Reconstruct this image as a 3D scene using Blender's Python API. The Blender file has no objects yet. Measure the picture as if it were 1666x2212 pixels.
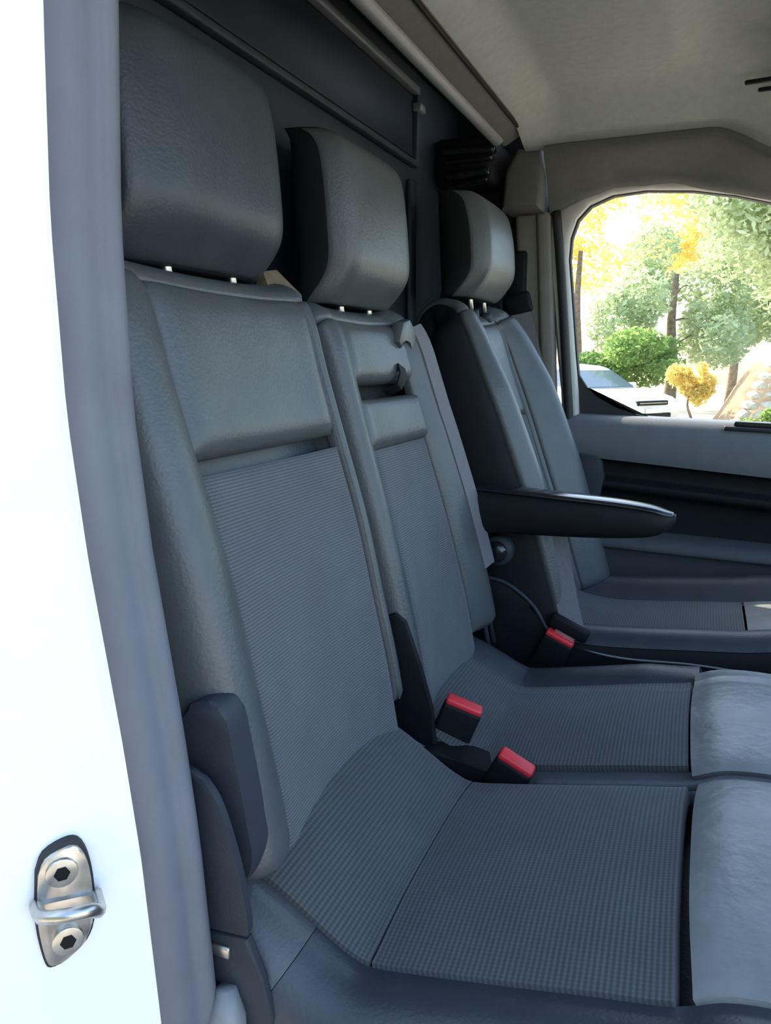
import bpy, bmesh, math, random
from mathutils import Vector, Matrix
random.seed(11)
scene = bpy.context.scene
COL = scene.collection
R = math.radians

# ------------------------------------------------------------------ camera
F_PX, PW, PH = 1664.0, 1666.0, 2212.0
yaw, pit = R(22.345), R(11.085)
fwd = Vector((-math.sin(yaw) * math.cos(pit), math.cos(yaw) * math.cos(pit), -math.sin(pit)))
rgt = Vector((math.cos(yaw), math.sin(yaw), 0))
upv = rgt.cross(fwd)
cd = bpy.data.cameras.new('camera')
cam = bpy.data.objects.new('camera', cd)
COL.objects.link(cam)
cam.matrix_world = Matrix(((rgt.x, upv.x, -fwd.x, 0), (rgt.y, upv.y, -fwd.y, 0), (rgt.z, upv.z, -fwd.z, 1.0), (0, 0, 0, 1)))
cd.sensor_fit = 'VERTICAL'
cd.sensor_height = 36
cd.lens = F_PX * 36 / PH
cd.clip_start = 0.02
cd.clip_end = 400
scene.camera = cam

# ------------------------------------------------------------------ light
SUN_EL, SUN_AZ = R(42), R(-55)          # azimuth from +Y towards +X; negative is behind the van
w = bpy.data.worlds.new('sky'); scene.world = w; w.use_nodes = True
nt = w.node_tree; nt.nodes.clear()
sky = nt.nodes.new('ShaderNodeTexSky'); sky.sky_type = 'NISHITA'
sky.sun_disc = False; sky.sun_elevation = SUN_EL; sky.sun_rotation = SUN_AZ
sky.air_density = 1.0; sky.dust_density = 2.2; sky.ozone_density = 1.0
bg = nt.nodes.new('ShaderNodeBackground'); bg.inputs['Strength'].default_value = 0.34
wo = nt.nodes.new('ShaderNodeOutputWorld')
nt.links.new(sky.outputs[0], bg.inputs[0]); nt.links.new(bg.outputs[0], wo.inputs[0])
sd = bpy.data.lights.new('sun', 'SUN'); sd.energy = 4.6; sd.angle = R(0.6); sd.color = (1.0, 0.88, 0.70)
sun = bpy.data.objects.new('sun', sd); COL.objects.link(sun)
sdir = Vector((math.sin(SUN_AZ) * math.cos(SUN_EL), math.cos(SUN_AZ) * math.cos(SUN_EL), math.sin(SUN_EL)))
sun.rotation_euler = sdir.to_track_quat('Z', 'Y').to_euler()
sun.location = (-20, 12, 12)
vs = scene.view_settings
vs.view_transform = 'Standard'; vs.look = 'None'; vs.gamma = 1; vs.use_curve_mapping = False
vs.exposure = 1.36

# ------------------------------------------------------------------ materials
def new_mat(name):
    m = bpy.data.materials.new(name); m.use_nodes = True
    b = m.node_tree.nodes['Principled BSDF']
    return m, m.node_tree, b
def N(t, kind, **kw):
    n = t.nodes.new(kind)
    for k, v in kw.items(): setattr(n, k, v)
    return n
def plain(name, col, rough=0.5, metal=0.0, var=0.12, scale=30, bump=0.0, bscale=200, spec=0.5, coords='Object'):
    """noise-varied base colour with optional fine bump"""
    m, t, b = new_mat(name)
    tc = N(t, 'ShaderNodeTexCoord')
    nz = N(t, 'ShaderNodeTexNoise'); nz.inputs['Scale'].default_value = scale; nz.inputs['Detail'].default_value = 3
    t.links.new(tc.outputs[coords], nz.inputs['Vector'])
    cr = N(t, 'ShaderNodeValToRGB')
    cr.color_ramp.elements[0].position = 0.3; cr.color_ramp.elements[1].position = 0.7
    cr.color_ramp.elements[0].color = (*[c * (1 - var) for c in col], 1)
    cr.color_ramp.elements[1].color = (*[min(1, c * (1 + var)) for c in col], 1)
    t.links.new(nz.outputs['Fac'], cr.inputs['Fac']); t.links.new(cr.outputs['Color'], b.inputs['Base Color'])
    b.inputs['Roughness'].default_value = rough; b.inputs['Metallic'].default_value = metal
    b.inputs['Specular IOR Level'].default_value = spec
    if bump:
        n2 = N(t, 'ShaderNodeTexNoise'); n2.inputs['Scale'].default_value = bscale; n2.inputs['Detail'].default_value = 2
        t.links.new(tc.outputs[coords], n2.inputs['Vector'])
        bp = N(t, 'ShaderNodeBump'); bp.inputs['Strength'].default_value = bump; bp.inputs['Distance'].default_value = 0.002
        t.links.new(n2.outputs['Fac'], bp.inputs['Height']); t.links.new(bp.outputs[0], b.inputs['Normal'])
    return m
def cloth(name, c0, c1, pu, pv):
    """ribbed woven cloth: strong ribs along v, fainter threads along u (UV in metres)"""
    m, t, b = new_mat(name)
    uv = N(t, 'ShaderNodeTexCoord')
    sx = N(t, 'ShaderNodeSeparateXYZ'); t.links.new(uv.outputs['UV'], sx.inputs[0])
    def wave(out, pitch):
        a = N(t, 'ShaderNodeMath', operation='MULTIPLY'); a.inputs[1].default_value = 2 * math.pi / pitch
        t.links.new(out, a.inputs[0])
        s = N(t, 'ShaderNodeMath', operation='SINE'); t.links.new(a.outputs[0], s.inputs[0])
        return s.outputs[0]
    wv = wave(sx.outputs['Y'], pv); wu = wave(sx.outputs['X'], pu)
    k = N(t, 'ShaderNodeMath', operation='MULTIPLY_ADD'); k.inputs[1].default_value = 0.3
    t.links.new(wu, k.inputs[0]); t.links.new(wv, k.inputs[2])
    h = N(t, 'ShaderNodeMath', operation='MULTIPLY_ADD'); h.inputs[1].default_value = 0.38; h.inputs[2].default_value = 0.5
    t.links.new(k.outputs[0], h.inputs[0])
    mx = N(t, 'ShaderNodeMix', data_type='RGBA')
    mx.inputs['A'].default_value = (*c0, 1); mx.inputs['B'].default_value = (*c1, 1)
    t.links.new(h.outputs[0], mx.inputs['Factor'])
    nz = N(t, 'ShaderNodeTexNoise'); nz.inputs['Scale'].default_value = 14; nz.inputs['Detail'].default_value = 4
    t.links.new(uv.outputs['UV'], nz.inputs['Vector'])
    mr = N(t, 'ShaderNodeMapRange'); mr.inputs['To Min'].default_value = 0.8; mr.inputs['To Max'].default_value = 1.2
    t.links.new(nz.outputs['Fac'], mr.inputs['Value'])
    ml = N(t, 'ShaderNodeMix', data_type='RGBA', blend_type='MULTIPLY'); ml.inputs['Factor'].default_value = 1
    t.links.new(mx.outputs['Result'], ml.inputs['A']); t.links.new(mr.outputs['Result'], ml.inputs['B'])
    t.links.new(ml.outputs['Result'], b.inputs['Base Color'])
    bp = N(t, 'ShaderNodeBump'); bp.inputs['Strength'].default_value = 0.5; bp.inputs['Distance'].default_value = 0.0008
    t.links.new(h.outputs[0], bp.inputs['Height']); t.links.new(bp.outputs[0], b.inputs['Normal'])
    b.inputs['Roughness'].default_value = 0.85; b.inputs['Specular IOR Level'].default_value = 0.25
    b.inputs['Sheen Weight'].default_value = 0.15
    return m
def leafmat(name, c, trans, tcol=None):
    m, t, b = new_mat(name)
    oi = N(t, 'ShaderNodeNewGeometry')
    cr = N(t, 'ShaderNodeValToRGB')
    cr.color_ramp.elements[0].color = (*[x * 0.6 for x in c], 1); cr.color_ramp.elements[1].color = (*[min(1, x * 1.5) for x in c], 1)
    t.links.new(oi.outputs['Random Per Island'], cr.inputs['Fac'])
    df = N(t, 'ShaderNodeBsdfDiffuse'); tr = N(t, 'ShaderNodeBsdfTranslucent')
    t.links.new(cr.outputs[0], df.inputs['Color'])
    tr.inputs['Color'].default_value = (*(tcol or c), 1)
    mx = N(t, 'ShaderNodeMixShader'); mx.inputs[0].default_value = trans
    t.links.new(df.outputs[0], mx.inputs[1]); t.links.new(tr.outputs[0], mx.inputs[2])
    t.links.new(mx.outputs[0], t.nodes['Material Output'].inputs['Surface'])
    return m
def glassmat(name, tint, gloss=0.06):
    m, t, b = new_mat(name)
    tr = N(t, 'ShaderNodeBsdfTransparent'); tr.inputs[0].default_value = (*tint, 1)
    gl = N(t, 'ShaderNodeBsdfGlossy'); gl.inputs['Roughness'].default_value = 0.02
    mx = N(t, 'ShaderNodeMixShader'); mx.inputs[0].default_value = gloss
    t.links.new(tr.outputs[0], mx.inputs[1]); t.links.new(gl.outputs[0], mx.inputs[2])
    t.links.new(mx.outputs[0], t.nodes['Material Output'].inputs['Surface'])
    return m

M = {}
M['cloth'] = cloth('ribbed_cloth', (0.055, 0.059, 0.066), (0.135, 0.14, 0.15), 0.0042, 0.0036)
M['cloth_seat'] = cloth('ribbed_seat_cloth', (0.042, 0.046, 0.046), (0.095, 0.10, 0.098), 0.0045, 0.0052)
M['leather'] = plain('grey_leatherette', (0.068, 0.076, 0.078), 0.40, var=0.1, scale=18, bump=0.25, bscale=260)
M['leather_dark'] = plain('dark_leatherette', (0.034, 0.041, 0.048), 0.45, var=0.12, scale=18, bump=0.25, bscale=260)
M['leather_front'] = plain('grained_lit_leatherette', (0.21, 0.222, 0.212), 0.40, var=0.16, scale=22, bump=0.6, bscale=70)  # lightened leatherette: front light on these panels is put into the colour
M['black'] = plain('black_plastic', (0.007, 0.0075, 0.0085), 0.6, var=0.15, bump=0.15, bscale=500, spec=0.2)
M['black_gloss'] = plain('glossy_black_plastic', (0.012, 0.014, 0.017), 0.16, var=0.1)
M['slate'] = plain('slate_plastic', (0.028, 0.034, 0.043), 0.55, var=0.1, bump=0.2, bscale=500, spec=0.3)
M['door_grey'] = plain('grey_door_plastic', (0.13, 0.142, 0.155), 0.55, var=0.06, bump=0.2, bscale=500)
M['door_low'] = plain('charcoal_door_plastic', (0.06, 0.066, 0.07), 0.6, var=0.08, bump=0.2, bscale=500)
M['bulk'] = plain('charcoal_bulkhead', (0.011, 0.017, 0.029), 0.6, var=0.12, scale=8, bump=0.15, bscale=300)
M['night'] = plain('smoked_pane', (0.008, 0.012, 0.021), 0.5, var=0.1, spec=0.25)
M['bezel'] = plain('grey_bezel', (0.20, 0.21, 0.21), 0.4, var=0.08)
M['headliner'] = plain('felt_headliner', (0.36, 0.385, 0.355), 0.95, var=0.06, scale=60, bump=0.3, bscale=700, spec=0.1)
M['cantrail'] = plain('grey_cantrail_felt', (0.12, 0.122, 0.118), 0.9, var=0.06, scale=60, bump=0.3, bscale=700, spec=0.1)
M['pillar'] = plain('beige_pillar_trim', (0.20, 0.19, 0.175), 0.6, var=0.06, bump=0.2, bscale=500)
M['frame'] = plain('pale_frame_trim', (0.42, 0.41, 0.38), 0.5, var=0.05)
M['seal'] = plain('grey_rubber_seal', (0.125, 0.132, 0.152), 0.6, var=0.08, scale=15, bump=0.2, bscale=300)
M['rubber'] = plain('black_rubber', (0.02, 0.021, 0.023), 0.65, var=0.15)
M['paint'] = plain('white_paint', (0.86, 0.86, 0.85), 0.25, var=0.02, scale=6)
M['paint'].node_tree.nodes['Principled BSDF'].inputs['Coat Weight'].default_value = 0.4
M['steel'] = plain('zinc_steel', (0.55, 0.54, 0.50), 0.33, metal=1.0, var=0.2, scale=60)
M['red'] = plain('red_plastic', (0.75, 0.035, 0.045), 0.4, var=0.06)
M['strap'] = plain('grey_webbing', (0.15, 0.145, 0.155), 0.7, var=0.15, scale=400, bump=0.3, bscale=900)
M['tan'] = plain('tan_cloth', (0.17, 0.125, 0.08), 0.8, var=0.2, scale=60)
M['floor'] = plain('floor_mat', (0.03, 0.031, 0.033), 0.8, var=0.2, bump=0.4, bscale=300)
M['glass'] = glassmat('side_glass', (0.95, 0.97, 0.955), 0.025)
M['dark_glass'] = plain('dark_glass', (0.012, 0.016, 0.022), 0.08, var=0.05)
M['ground'] = plain('dusty_ground', (0.40, 0.35, 0.28), 0.95, var=0.3, scale=1.2, bump=0.6, bscale=8)
M['bank'] = plain('earth_bank', (0.30, 0.21, 0.13), 0.95, var=0.3, scale=3, bump=0.6, bscale=10)
M['stone'] = plain('pale_stone', (0.62, 0.58, 0.50), 0.9, var=0.2, scale=5, bump=0.6, bscale=14)
M['slope_dark'] = plain('added_slope_dark', (0.045, 0.055, 0.03), 0.95, var=0.5, scale=3, bump=0.8, bscale=12)
M['bark'] = plain('bark', (0.20, 0.15, 0.10), 0.95, var=0.35, scale=9, bump=0.8, bscale=20)
M['leaf_olive'] = leafmat('olive_leaf', (0.40, 0.47, 0.32), 0.45, (0.62, 0.72, 0.42))
M['leaf_gold'] = leafmat('golden_leaf', (0.58, 0.50, 0.20), 0.6, (0.95, 0.80, 0.34))
M['leaf_green'] = leafmat('green_leaf', (0.20, 0.30, 0.11), 0.45, (0.40, 0.58, 0.18))
M['car_glass'] = plain('car_glass', (0.10, 0.14, 0.17), 0.08, var=0.1)
M['tyre'] = plain('tyre', (0.02, 0.02, 0.02), 0.8)
M['lamp'] = plain('headlamp', (0.6, 0.63, 0.65), 0.1, var=0.05)

# ------------------------------------------------------------------ helpers
def tag(o, label=None, cat=None, group=None, kind=None):
    if label: o['label'] = label
    if cat: o['category'] = cat
    if group: o['group'] = group
    if kind: o['kind'] = kind
    return o
def empty(name, loc=(0, 0, 0), rz=0):
    o = bpy.data.objects.new(name, None); COL.objects.link(o)
    o.location = loc; o.rotation_euler = (0, 0, rz); o.empty_display_size = 0.1
    return o
def link(name, me, mat, parent=None, smooth=True):
    me.materials.append(M[mat] if isinstance(mat, str) else mat)
    if smooth:
        me.polygons.foreach_set('use_smooth', [True] * len(me.polygons))
    o = bpy.data.objects.new(name, me); COL.objects.link(o)
    if parent is not None:
        o.parent = parent
        if parent.type == 'EMPTY' or True:
            o.matrix_parent_inverse = Matrix.Translation(-world_loc(parent)) if parent.get('_w') is None else Matrix.Identity(4)
    return o
def world_loc(o):
    v = Vector(o.location); p = o.parent
    # parts are written in world coordinates, so only un-rotated empties carry an offset
    return v if p is None else Vector((0, 0, 0))
def pyd(name, verts, faces, mat, parent=None, smooth=True, uvs=None):
    me = bpy.data.meshes.new(name); me.from_pydata([tuple(v) for v in verts], [], faces)
    if uvs:
        ul = me.uv_layers.new(name='UVMap')
        for lp in me.loops: ul.data[lp.index].uv = uvs[lp.vertex_index]
    me.update()
    bm = bmesh.new(); bm.from_mesh(me); bmesh.ops.recalc_face_normals(bm, faces=bm.faces); bm.to_mesh(me); bm.free()
    return link(name, me, mat, parent, smooth)
def bm_obj(name, bm, mat, parent=None, smooth=True):
    bmesh.ops.recalc_face_normals(bm, faces=bm.faces)
    me = bpy.data.meshes.new(name); bm.to_mesh(me); bm.free()
    return link(name, me, mat, parent, smooth)
def sharp(o, ang=35):
    me = o.data
    me.update()
    bm = bmesh.new(); bm.from_mesh(me)
    for e in bm.edges:
        if len(e.link_faces) == 2 and e.calc_face_angle(0) > R(ang): e.smooth = False
    bm.to_mesh(me); bm.free(); return o
def box_bm(bm, c, s, rot=None, bev=0.0, seg=2):
    r = bmesh.ops.create_cube(bm, size=1)
    vsx = r['verts']
    m = Matrix.Translation(Vector(c)) @ (rot.to_4x4() if rot else Matrix.Identity(4)) @ Matrix.Diagonal((*s, 1))
    bmesh.ops.transform(bm, matrix=m, verts=vsx)
    if bev:
        es = list({e for v in vsx for e in v.link_edges})
        bmesh.ops.bevel(bm, geom=es, offset=bev, segments=seg, affect='EDGES', profile=0.5)
def box(name, c, s, mat, parent=None, rot=None, bev=0.004, seg=2):
    bm = bmesh.new(); box_bm(bm, c, s, rot, bev, seg)
    return sharp(bm_obj(name, bm, mat, parent), 50)
def span(name, a, b, mat, parent=None, bev=0.004, seg=2):
    a, b = Vector(a), Vector(b)
    return box(name, (a + b) / 2, [abs(x) for x in (b - a)], mat, parent, None, bev, seg)
def extrude_poly(name, pts, axis, d0, d1, mat, parent=None, bev=0.0, seg=2):
    """pts: 2D outline; axis 'y' -> (x,z) outline extruded in y; 'x' -> (y,z); 'z' -> (x,y)"""
    def P(p, d):
        return {'y': (p[0], d, p[1]), 'x': (d, p[0], p[1]), 'z': (p[0], p[1], d)}[axis]
    bm = bmesh.new()
    v0 = [bm.verts.new(P(p, d0)) for p in pts]; v1 = [bm.verts.new(P(p, d1)) for p in pts]
    n = len(pts); fs = [bm.faces.new(v0), bm.faces.new(v1[::-1])]
    for i in range(n): bm.faces.new((v0[i], v0[(i + 1) % n], v1[(i + 1) % n], v1[i]))
    if bev:
        es = list({e for f in fs for e in f.edges})
        bmesh.ops.bevel(bm, geom=es, offset=bev, segments=seg, affect='EDGES', profile=0.5)
    bmesh.ops.triangulate(bm, faces=[f for f in bm.faces if len(f.verts) > 4])
    return sharp(bm_obj(name, bm, mat, parent), 40)
def cr(pts, n):
    """Catmull-Rom resample of a polyline into n+1 points"""
    P = [Vector(p) for p in pts]; L = len(P) - 1; out = []
    for i in range(n + 1):
        u = i / n * L; k = min(int(u), L - 1); f = u - k
        p0 = P[k - 1] if k > 0 else P[0] * 2 - P[1]
        p1, p2 = P[k], P[k + 1]; p3 = P[k + 2] if k + 2 <= L else P[L] * 2 - P[L - 1]
        out.append(0.5 * ((2 * p1) + (p2 - p0) * f + (2 * p0 - 5 * p1 + 4 * p2 - p3) * f * f + (3 * p1 - p0 - 3 * p2 + p3) * f ** 3))
    return out
def crf(pts, u):
    L = len(pts) - 1; u = max(0.0, min(1.0, u)) * L
    k = min(int(u), L - 1); f = u - k
    P = [Vector(p) for p in pts]
    p0 = P[k - 1] if k > 0 else P[0] * 2 - P[1]
    p1, p2 = P[k], P[k + 1]; p3 = P[k + 2] if k + 2 <= L else P[L] * 2 - P[L - 1]
    return 0.5 * ((2 * p1) + (p2 - p0) * f + (2 * p0 - 5 * p1 + 4 * p2 - p3) * f * f + (3 * p1 - p0 - 3 * p2 + p3) * f ** 3)
def tube(name, path, rad, mat, parent=None, seg=8, closed=False, flat=None):
    P = [Vector(p) for p in path]; n = len(P); vs_, fs = [], []
    nrm = None
    for i, p in enumerate(P):
        a = P[i - 1] if (i > 0 or closed) else p; b = P[(i + 1) % n] if (i < n - 1 or closed) else p
        t = (b - a).normalized()
        if nrm is None:
            nrm = t.orthogonal().normalized() if flat is None else Vector(flat)
        nrm = (nrm - t * nrm.dot(t)).normalized()
        bi = t.cross(nrm)
        r = rad[i] if isinstance(rad, (list, tuple)) else rad
        for k in range(seg):
            an = 2 * math.pi * k / seg
            vs_.append(p + nrm * math.cos(an) * r + bi * math.sin(an) * r)
    m = n if closed else n - 1
    for i in range(m):
        j = (i + 1) % n
        for k in range(seg):
            fs.append((i * seg + k, i * seg + (k + 1) % seg, j * seg + (k + 1) % seg, j * seg + k))
    if not closed:
        fs.append(tuple(range(seg))[::-1]); fs.append(tuple((n - 1) * seg + k for k in range(seg)))
    return pyd(name, vs_, fs, mat, parent)
def strap(name, path, wdir, width, th, mat, parent=None):
    """flat webbing: path of points, wdir per point or one vector"""
    P = [Vector(p) for p in path]; n = len(P); vs_, fs = [], []
    for i, p in enumerate(P):
        t = (P[min(i + 1, n - 1)] - P[max(i - 1, 0)]).normalized()
        wd = Vector(wdir[i] if isinstance(wdir, list) else wdir); wd = (wd - t * wd.dot(t)).normalized()
        nn = t.cross(wd)
        for a, b in ((-.5, -.5), (.5, -.5), (.5, .5), (-.5, .5)): vs_.append(p + wd * a * width + nn * b * th)
    for i in range(n - 1):
        for k in range(4): fs.append((i * 4 + k, i * 4 + (k + 1) % 4, (i + 1) * 4 + (k + 1) % 4, (i + 1) * 4 + k))
    fs.append((0, 1, 2, 3)); fs.append(tuple((n - 1) * 4 + k for k in range(4)))
    return sharp(pyd(name, vs_, fs, mat, parent), 50)
def panel(name, S, t0, t1, s0, s1, nt_, ns_, mat, parent, puff=0.008, w=0.02, thick=0.02, sink=0.0, flip=1):
    """padded upholstery panel over a patch of the surface S(t,s); closed, puffed towards its middle"""
    P = [[S(t0 + (t1 - t0) * i / nt_, s0 + (s1 - s0) * j / ns_) for j in range(ns_ + 1)] for i in range(nt_ + 1)]
    jm, im = ns_ // 2, nt_ // 2
    lu = [0.0]
    for i in range(nt_): lu.append(lu[-1] + (P[i + 1][jm] - P[i][jm]).length)
    lv = [0.0]
    for j in range(ns_): lv.append(lv[-1] + (P[im][j + 1] - P[im][j]).length)
    rr = lambda d: math.sqrt(max(0.0, 1 - (1 - min(d / w, 1)) ** 2))
    vs_, uv = [], []
    back = []
    for i in range(nt_ + 1):
        for j in range(ns_ + 1):
            a = P[min(i + 1, nt_)][j] - P[max(i - 1, 0)][j]; b = P[i][min(j + 1, ns_)] - P[i][max(j - 1, 0)]
            n = a.cross(b).normalized() * flip
            e = rr(min(lu[i], lu[-1] - lu[i])) * rr(min(lv[j], lv[-1] - lv[j]))
            vs_.append(P[i][j] + n * (puff * e - sink)); uv.append((lu[i], lv[j]))
            back.append(P[i][j] - n * thick)
    nv = len(vs_); W = ns_ + 1; fs = []
    for i in range(nt_):
        for j in range(ns_):
            a = i * W + j
            fs.append((a, a + W, a + W + 1, a + 1)); fs.append((nv + a, nv + a + 1, nv + a + W + 1, nv + a + W))
    rim = [i * W for i in range(nt_ + 1)] + [nt_ * W + j for j in range(1, W)] + [i * W + ns_ for i in range(nt_ - 1, -1, -1)] + [j for j in range(ns_ - 1, 0, -1)]
    for k in range(len(rim)):
        a, b = rim[k], rim[(k + 1) % len(rim)]
        fs.append((a, b, nv + b, nv + a))
    return sharp(pyd(name, vs_ + back, fs, mat, parent, True, uv + uv), 70)
def grid(name, f, nu, nv, mat, parent=None, thick=None, kind=None):
    """open or thickened sheet from f(u,v) -> point"""
    vs_ = [f(i / nu, j / nv) for i in range(nu + 1) for j in range(nv + 1)]; W = nv + 1; fs = []
    for i in range(nu):
        for j in range(nv): fs.append((i * W + j, (i + 1) * W + j, (i + 1) * W + j + 1, i * W + j + 1))
    if thick is not None:
        n0 = len(vs_); vs_ = vs_ + [Vector(v) + Vector(thick) for v in vs_]
        fs += [tuple(n0 + k for k in fc[::-1]) for fc in list(fs)]
        rim = [i * W for i in range(nu + 1)] + [nu * W + j for j in range(1, W)] + [i * W + nv for i in range(nu - 1, -1, -1)] + [j for j in range(nv - 1, 0, -1)]
        for k in range(len(rim)):
            a, b = rim[k], rim[(k + 1) % len(rim)]; fs.append((a, b, n0 + b, n0 + a))
    o = sharp(pyd(name, vs_, fs, mat, parent), 60)
    if kind: o['kind'] = kind
    return o
def lerp(a, b, f): return a + (b - a) * f
def interp(tab, x):
    if x <= tab[0][0]: return tab[0][1]
    for (a, va), (b, vb) in zip(tab, tab[1:]):
        if x <= b: return va + (vb - va) * (x - a) / (b - a)
    return tab[-1][1]
def sm(a, b, x):
    f = max(0, min(1, (x - a) / (b - a))); return f * f * (3 - 2 * f)

# ================================================================== the van cab (the setting)
# x forward, y across the cab (away from the open passenger door), z up from the cab floor
tag(span('floor', (-0.66, 0.36, -0.04), (1.0, 2.02, 0.0), 'floor', bev=0.0), kind='structure')
tag(span('wall_rear', (-0.68, 0.46, 0.0), (-0.62, 2.0, 1.66), 'bulk', bev=0.0), kind='structure')
wr = bpy.data.objects['wall_rear']
# bulkhead window: dark pane in a raised frame, upper strip paler, its reflection put into the colour
def bulk_strip(name, y0, z0, y1, z1, w_, d, mat, x=-0.618):
    p0, p1 = Vector((x, y0, z0)), Vector((x, y1, z1)); mid = (p0 + p1) / 2; L = (p1 - p0).length
    an = math.atan2(z1 - z0, y1 - y0)
    return box(name, mid + Vector((d / 2, 0, 0)), (d, L, w_), mat, wr, Matrix.Rotation(an, 3, 'X'), 0.003)
span('bulkhead_pane', (-0.622, 0.62, 1.425), (-0.612, 1.64, 1.545), 'night', wr, 0.002)
bulk_strip('window_frame_top', 0.62, 1.556, 1.655, 1.556, 0.016, 0.018, 'bezel')
bulk_strip('window_frame_bottom', 0.62, 1.412, 1.66, 1.412, 0.012, 0.016, 'slate')
bulk_strip('window_frame_side', 1.655, 1.412, 1.655, 1.556, 0.016, 0.014, 'slate')
bulk_strip('window_frame_side', 0.62, 1.412, 0.62, 1.556, 0.016, 0.014, 'slate')
box('window_frame_clip', (-0.606, 1.66, 1.525), (0.02, 0.035, 0.018), 'bezel', wr)
for yy in (0.95, 1.62):
    span('bulkhead_rib', (-0.622, yy, 0.35), (-0.605, yy + 0.035, 1.38), 'bulk', wr, 0.008)

# cargo body behind the bulkhead
tag(span('wall_cargo', (-3.3, 0.30, -0.35), (-0.70, 2.06, 1.72), 'paint', bev=0.04), kind='structure')
# roof skin and headliner
tag(span('roof', (-0.70, 0.34, 1.66), (0.30, 2.06, 1.70), 'paint', bev=0.01), kind='structure')
def ceil(u, v):
    x = lerp(-0.42, 0.30, u); y = lerp(0.40, 1.87, v)
    z = 1.503 + 0.047 * sm(-0.425, -0.33, x) + 0.012 * sm(-0.30, 0.1, x)
    z += 0.028 * sm(-0.10, -0.03, x) * (1 - sm(1.62, 1.74, y))       # shallow raised bay over the front
    zc = 1.468 - 0.07 * sm(-0.03, 0.13, x) - 0.10 * sm(0.1, 0.6, x)
    z = lerp(z, zc, sm(1.70, 1.88, y) ** 1.3)
    z = lerp(z, 1.46, 1 - sm(0.40, 0.55, y))
    if x > 0.20: z -= 0.03 * ((x - 0.20) / 0.10) ** 2
    return Vector((x, y, z))
tag(grid('ceiling', ceil, 70, 70, 'headliner', thick=(0, 0, 0.012)), kind='structure')
hl = bpy.data.objects['ceiling']
def lip(u, v):
    pr = cr([(-0.415, 1.503), (-0.425, 1.497), (-0.438, 1.488), (-0.462, 1.476), (-0.468, 1.484)], 12)
    p = pr[round(u * 12)]
    return Vector((p[0], lerp(0.52, 1.83, v), p[1]))
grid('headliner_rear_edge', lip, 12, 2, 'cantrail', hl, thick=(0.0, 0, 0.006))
tube('headliner_gap', [(-0.418, 0.52, 1.499), (-0.418, 1.84, 1.499)], 0.004, 'black', hl, 8)
def lip2(u, v):
    pr = cr([(-0.452, 1.474), (-0.462, 1.466), (-0.474, 1.468), (-0.476, 1.482)], 9)
    p = pr[round(u * 9)]
    return Vector((p[0], lerp(0.52, 1.78, v), p[1]))
grid('headliner_edge_strip', lip2, 9, 2, 'bezel', hl, thick=(0.0, 0, 0.004))
span('headliner_rear_fascia', (-0.615, 0.5, 1.60), (-0.47, 1.98, 1.65), 'black', hl, 0.006)

# cantrail over the far window
def zhead(x): return interp([(-0.52, 1.345), (-0.36, 1.347), (-0.30, 1.372), (-0.23, 1.392), (-0.10, 1.393), (0.10, 1.345), (0.35, 1.25), (0.62, 1.13)], x)
def cant(u, v):
    x = lerp(-0.375, 0.30, u)
    top = ceil((x + 0.42) / 0.72, 0.985); top = Vector((x, top.y - 0.004, top.z - 0.004))
    zb = zhead(x) - 0.003
    ctrl = [top, Vector((x, top.y + 0.004, top.z - 0.018)), Vector((x, 1.905, lerp(top.z, zb, 0.62))), Vector((x, 1.932, zb + 0.008)), Vector((x, 1.952, zb))]
    return crf(ctrl, v)
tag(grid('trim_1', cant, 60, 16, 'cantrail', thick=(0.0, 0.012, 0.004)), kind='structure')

# far wall behind the driver's seat, B-pillar and its trims
tag(span('wall_right', (-0.64, 1.985, 0.0), (-0.36, 2.03, 1.66), 'bulk', bev=0.0), kind='structure')
# pillar lower trim: leaning post
def post(name, x0b, x1b, zb, x0t, x1t, zt, y0, y1, mat, parent, bev=0.008):
    bm = bmesh.new()
    c = [(x0b, zb), (x1b, zb), (x1t, zt), (x0t, zt)]
    a = [bm.verts.new((p[0], y0, p[1])) for p in c]; b = [bm.verts.new((p[0], y1, p[1])) for p in c]
    bm.faces.new(a); bm.faces.new(b[::-1])
    for i in range(4): bm.faces.new((a[i], a[(i + 1) % 4], b[(i + 1) % 4], b[i]))
    if bev: bmesh.ops.bevel(bm, geom=list(bm.edges), offset=bev, segments=3, affect='EDGES', profile=0.5)
    return sharp(bm_obj(name, bm, mat, parent), 40)
tr2 = tag(post('trim_2', -0.42, -0.335, 0.80, -0.462, -0.375, 1.352, 1.945, 1.985, 'pillar', None, 0.012), kind='structure')
post('pillar_edge', -0.372, -0.332, 0.80, -0.408, -0.372, 1.35, 1.935, 1.96, 'pillar', tr2, 0.01)
post('pillar_lower_cover', -0.44, -0.33, 0.25, -0.42, -0.335, 0.80, 1.94, 1.985, 'slate', tr2, 0.012)
tr3 = tag(extrude_poly('trim_3', [(-0.475, 1.345), (-0.385, 1.345), (-0.378, 1.42), (-0.385, 1.472), (-0.44, 1.478), (-0.468, 1.43)], 'y', 1.86, 1.98, 'cantrail', None, 0.016, 4), kind='structure')
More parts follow.
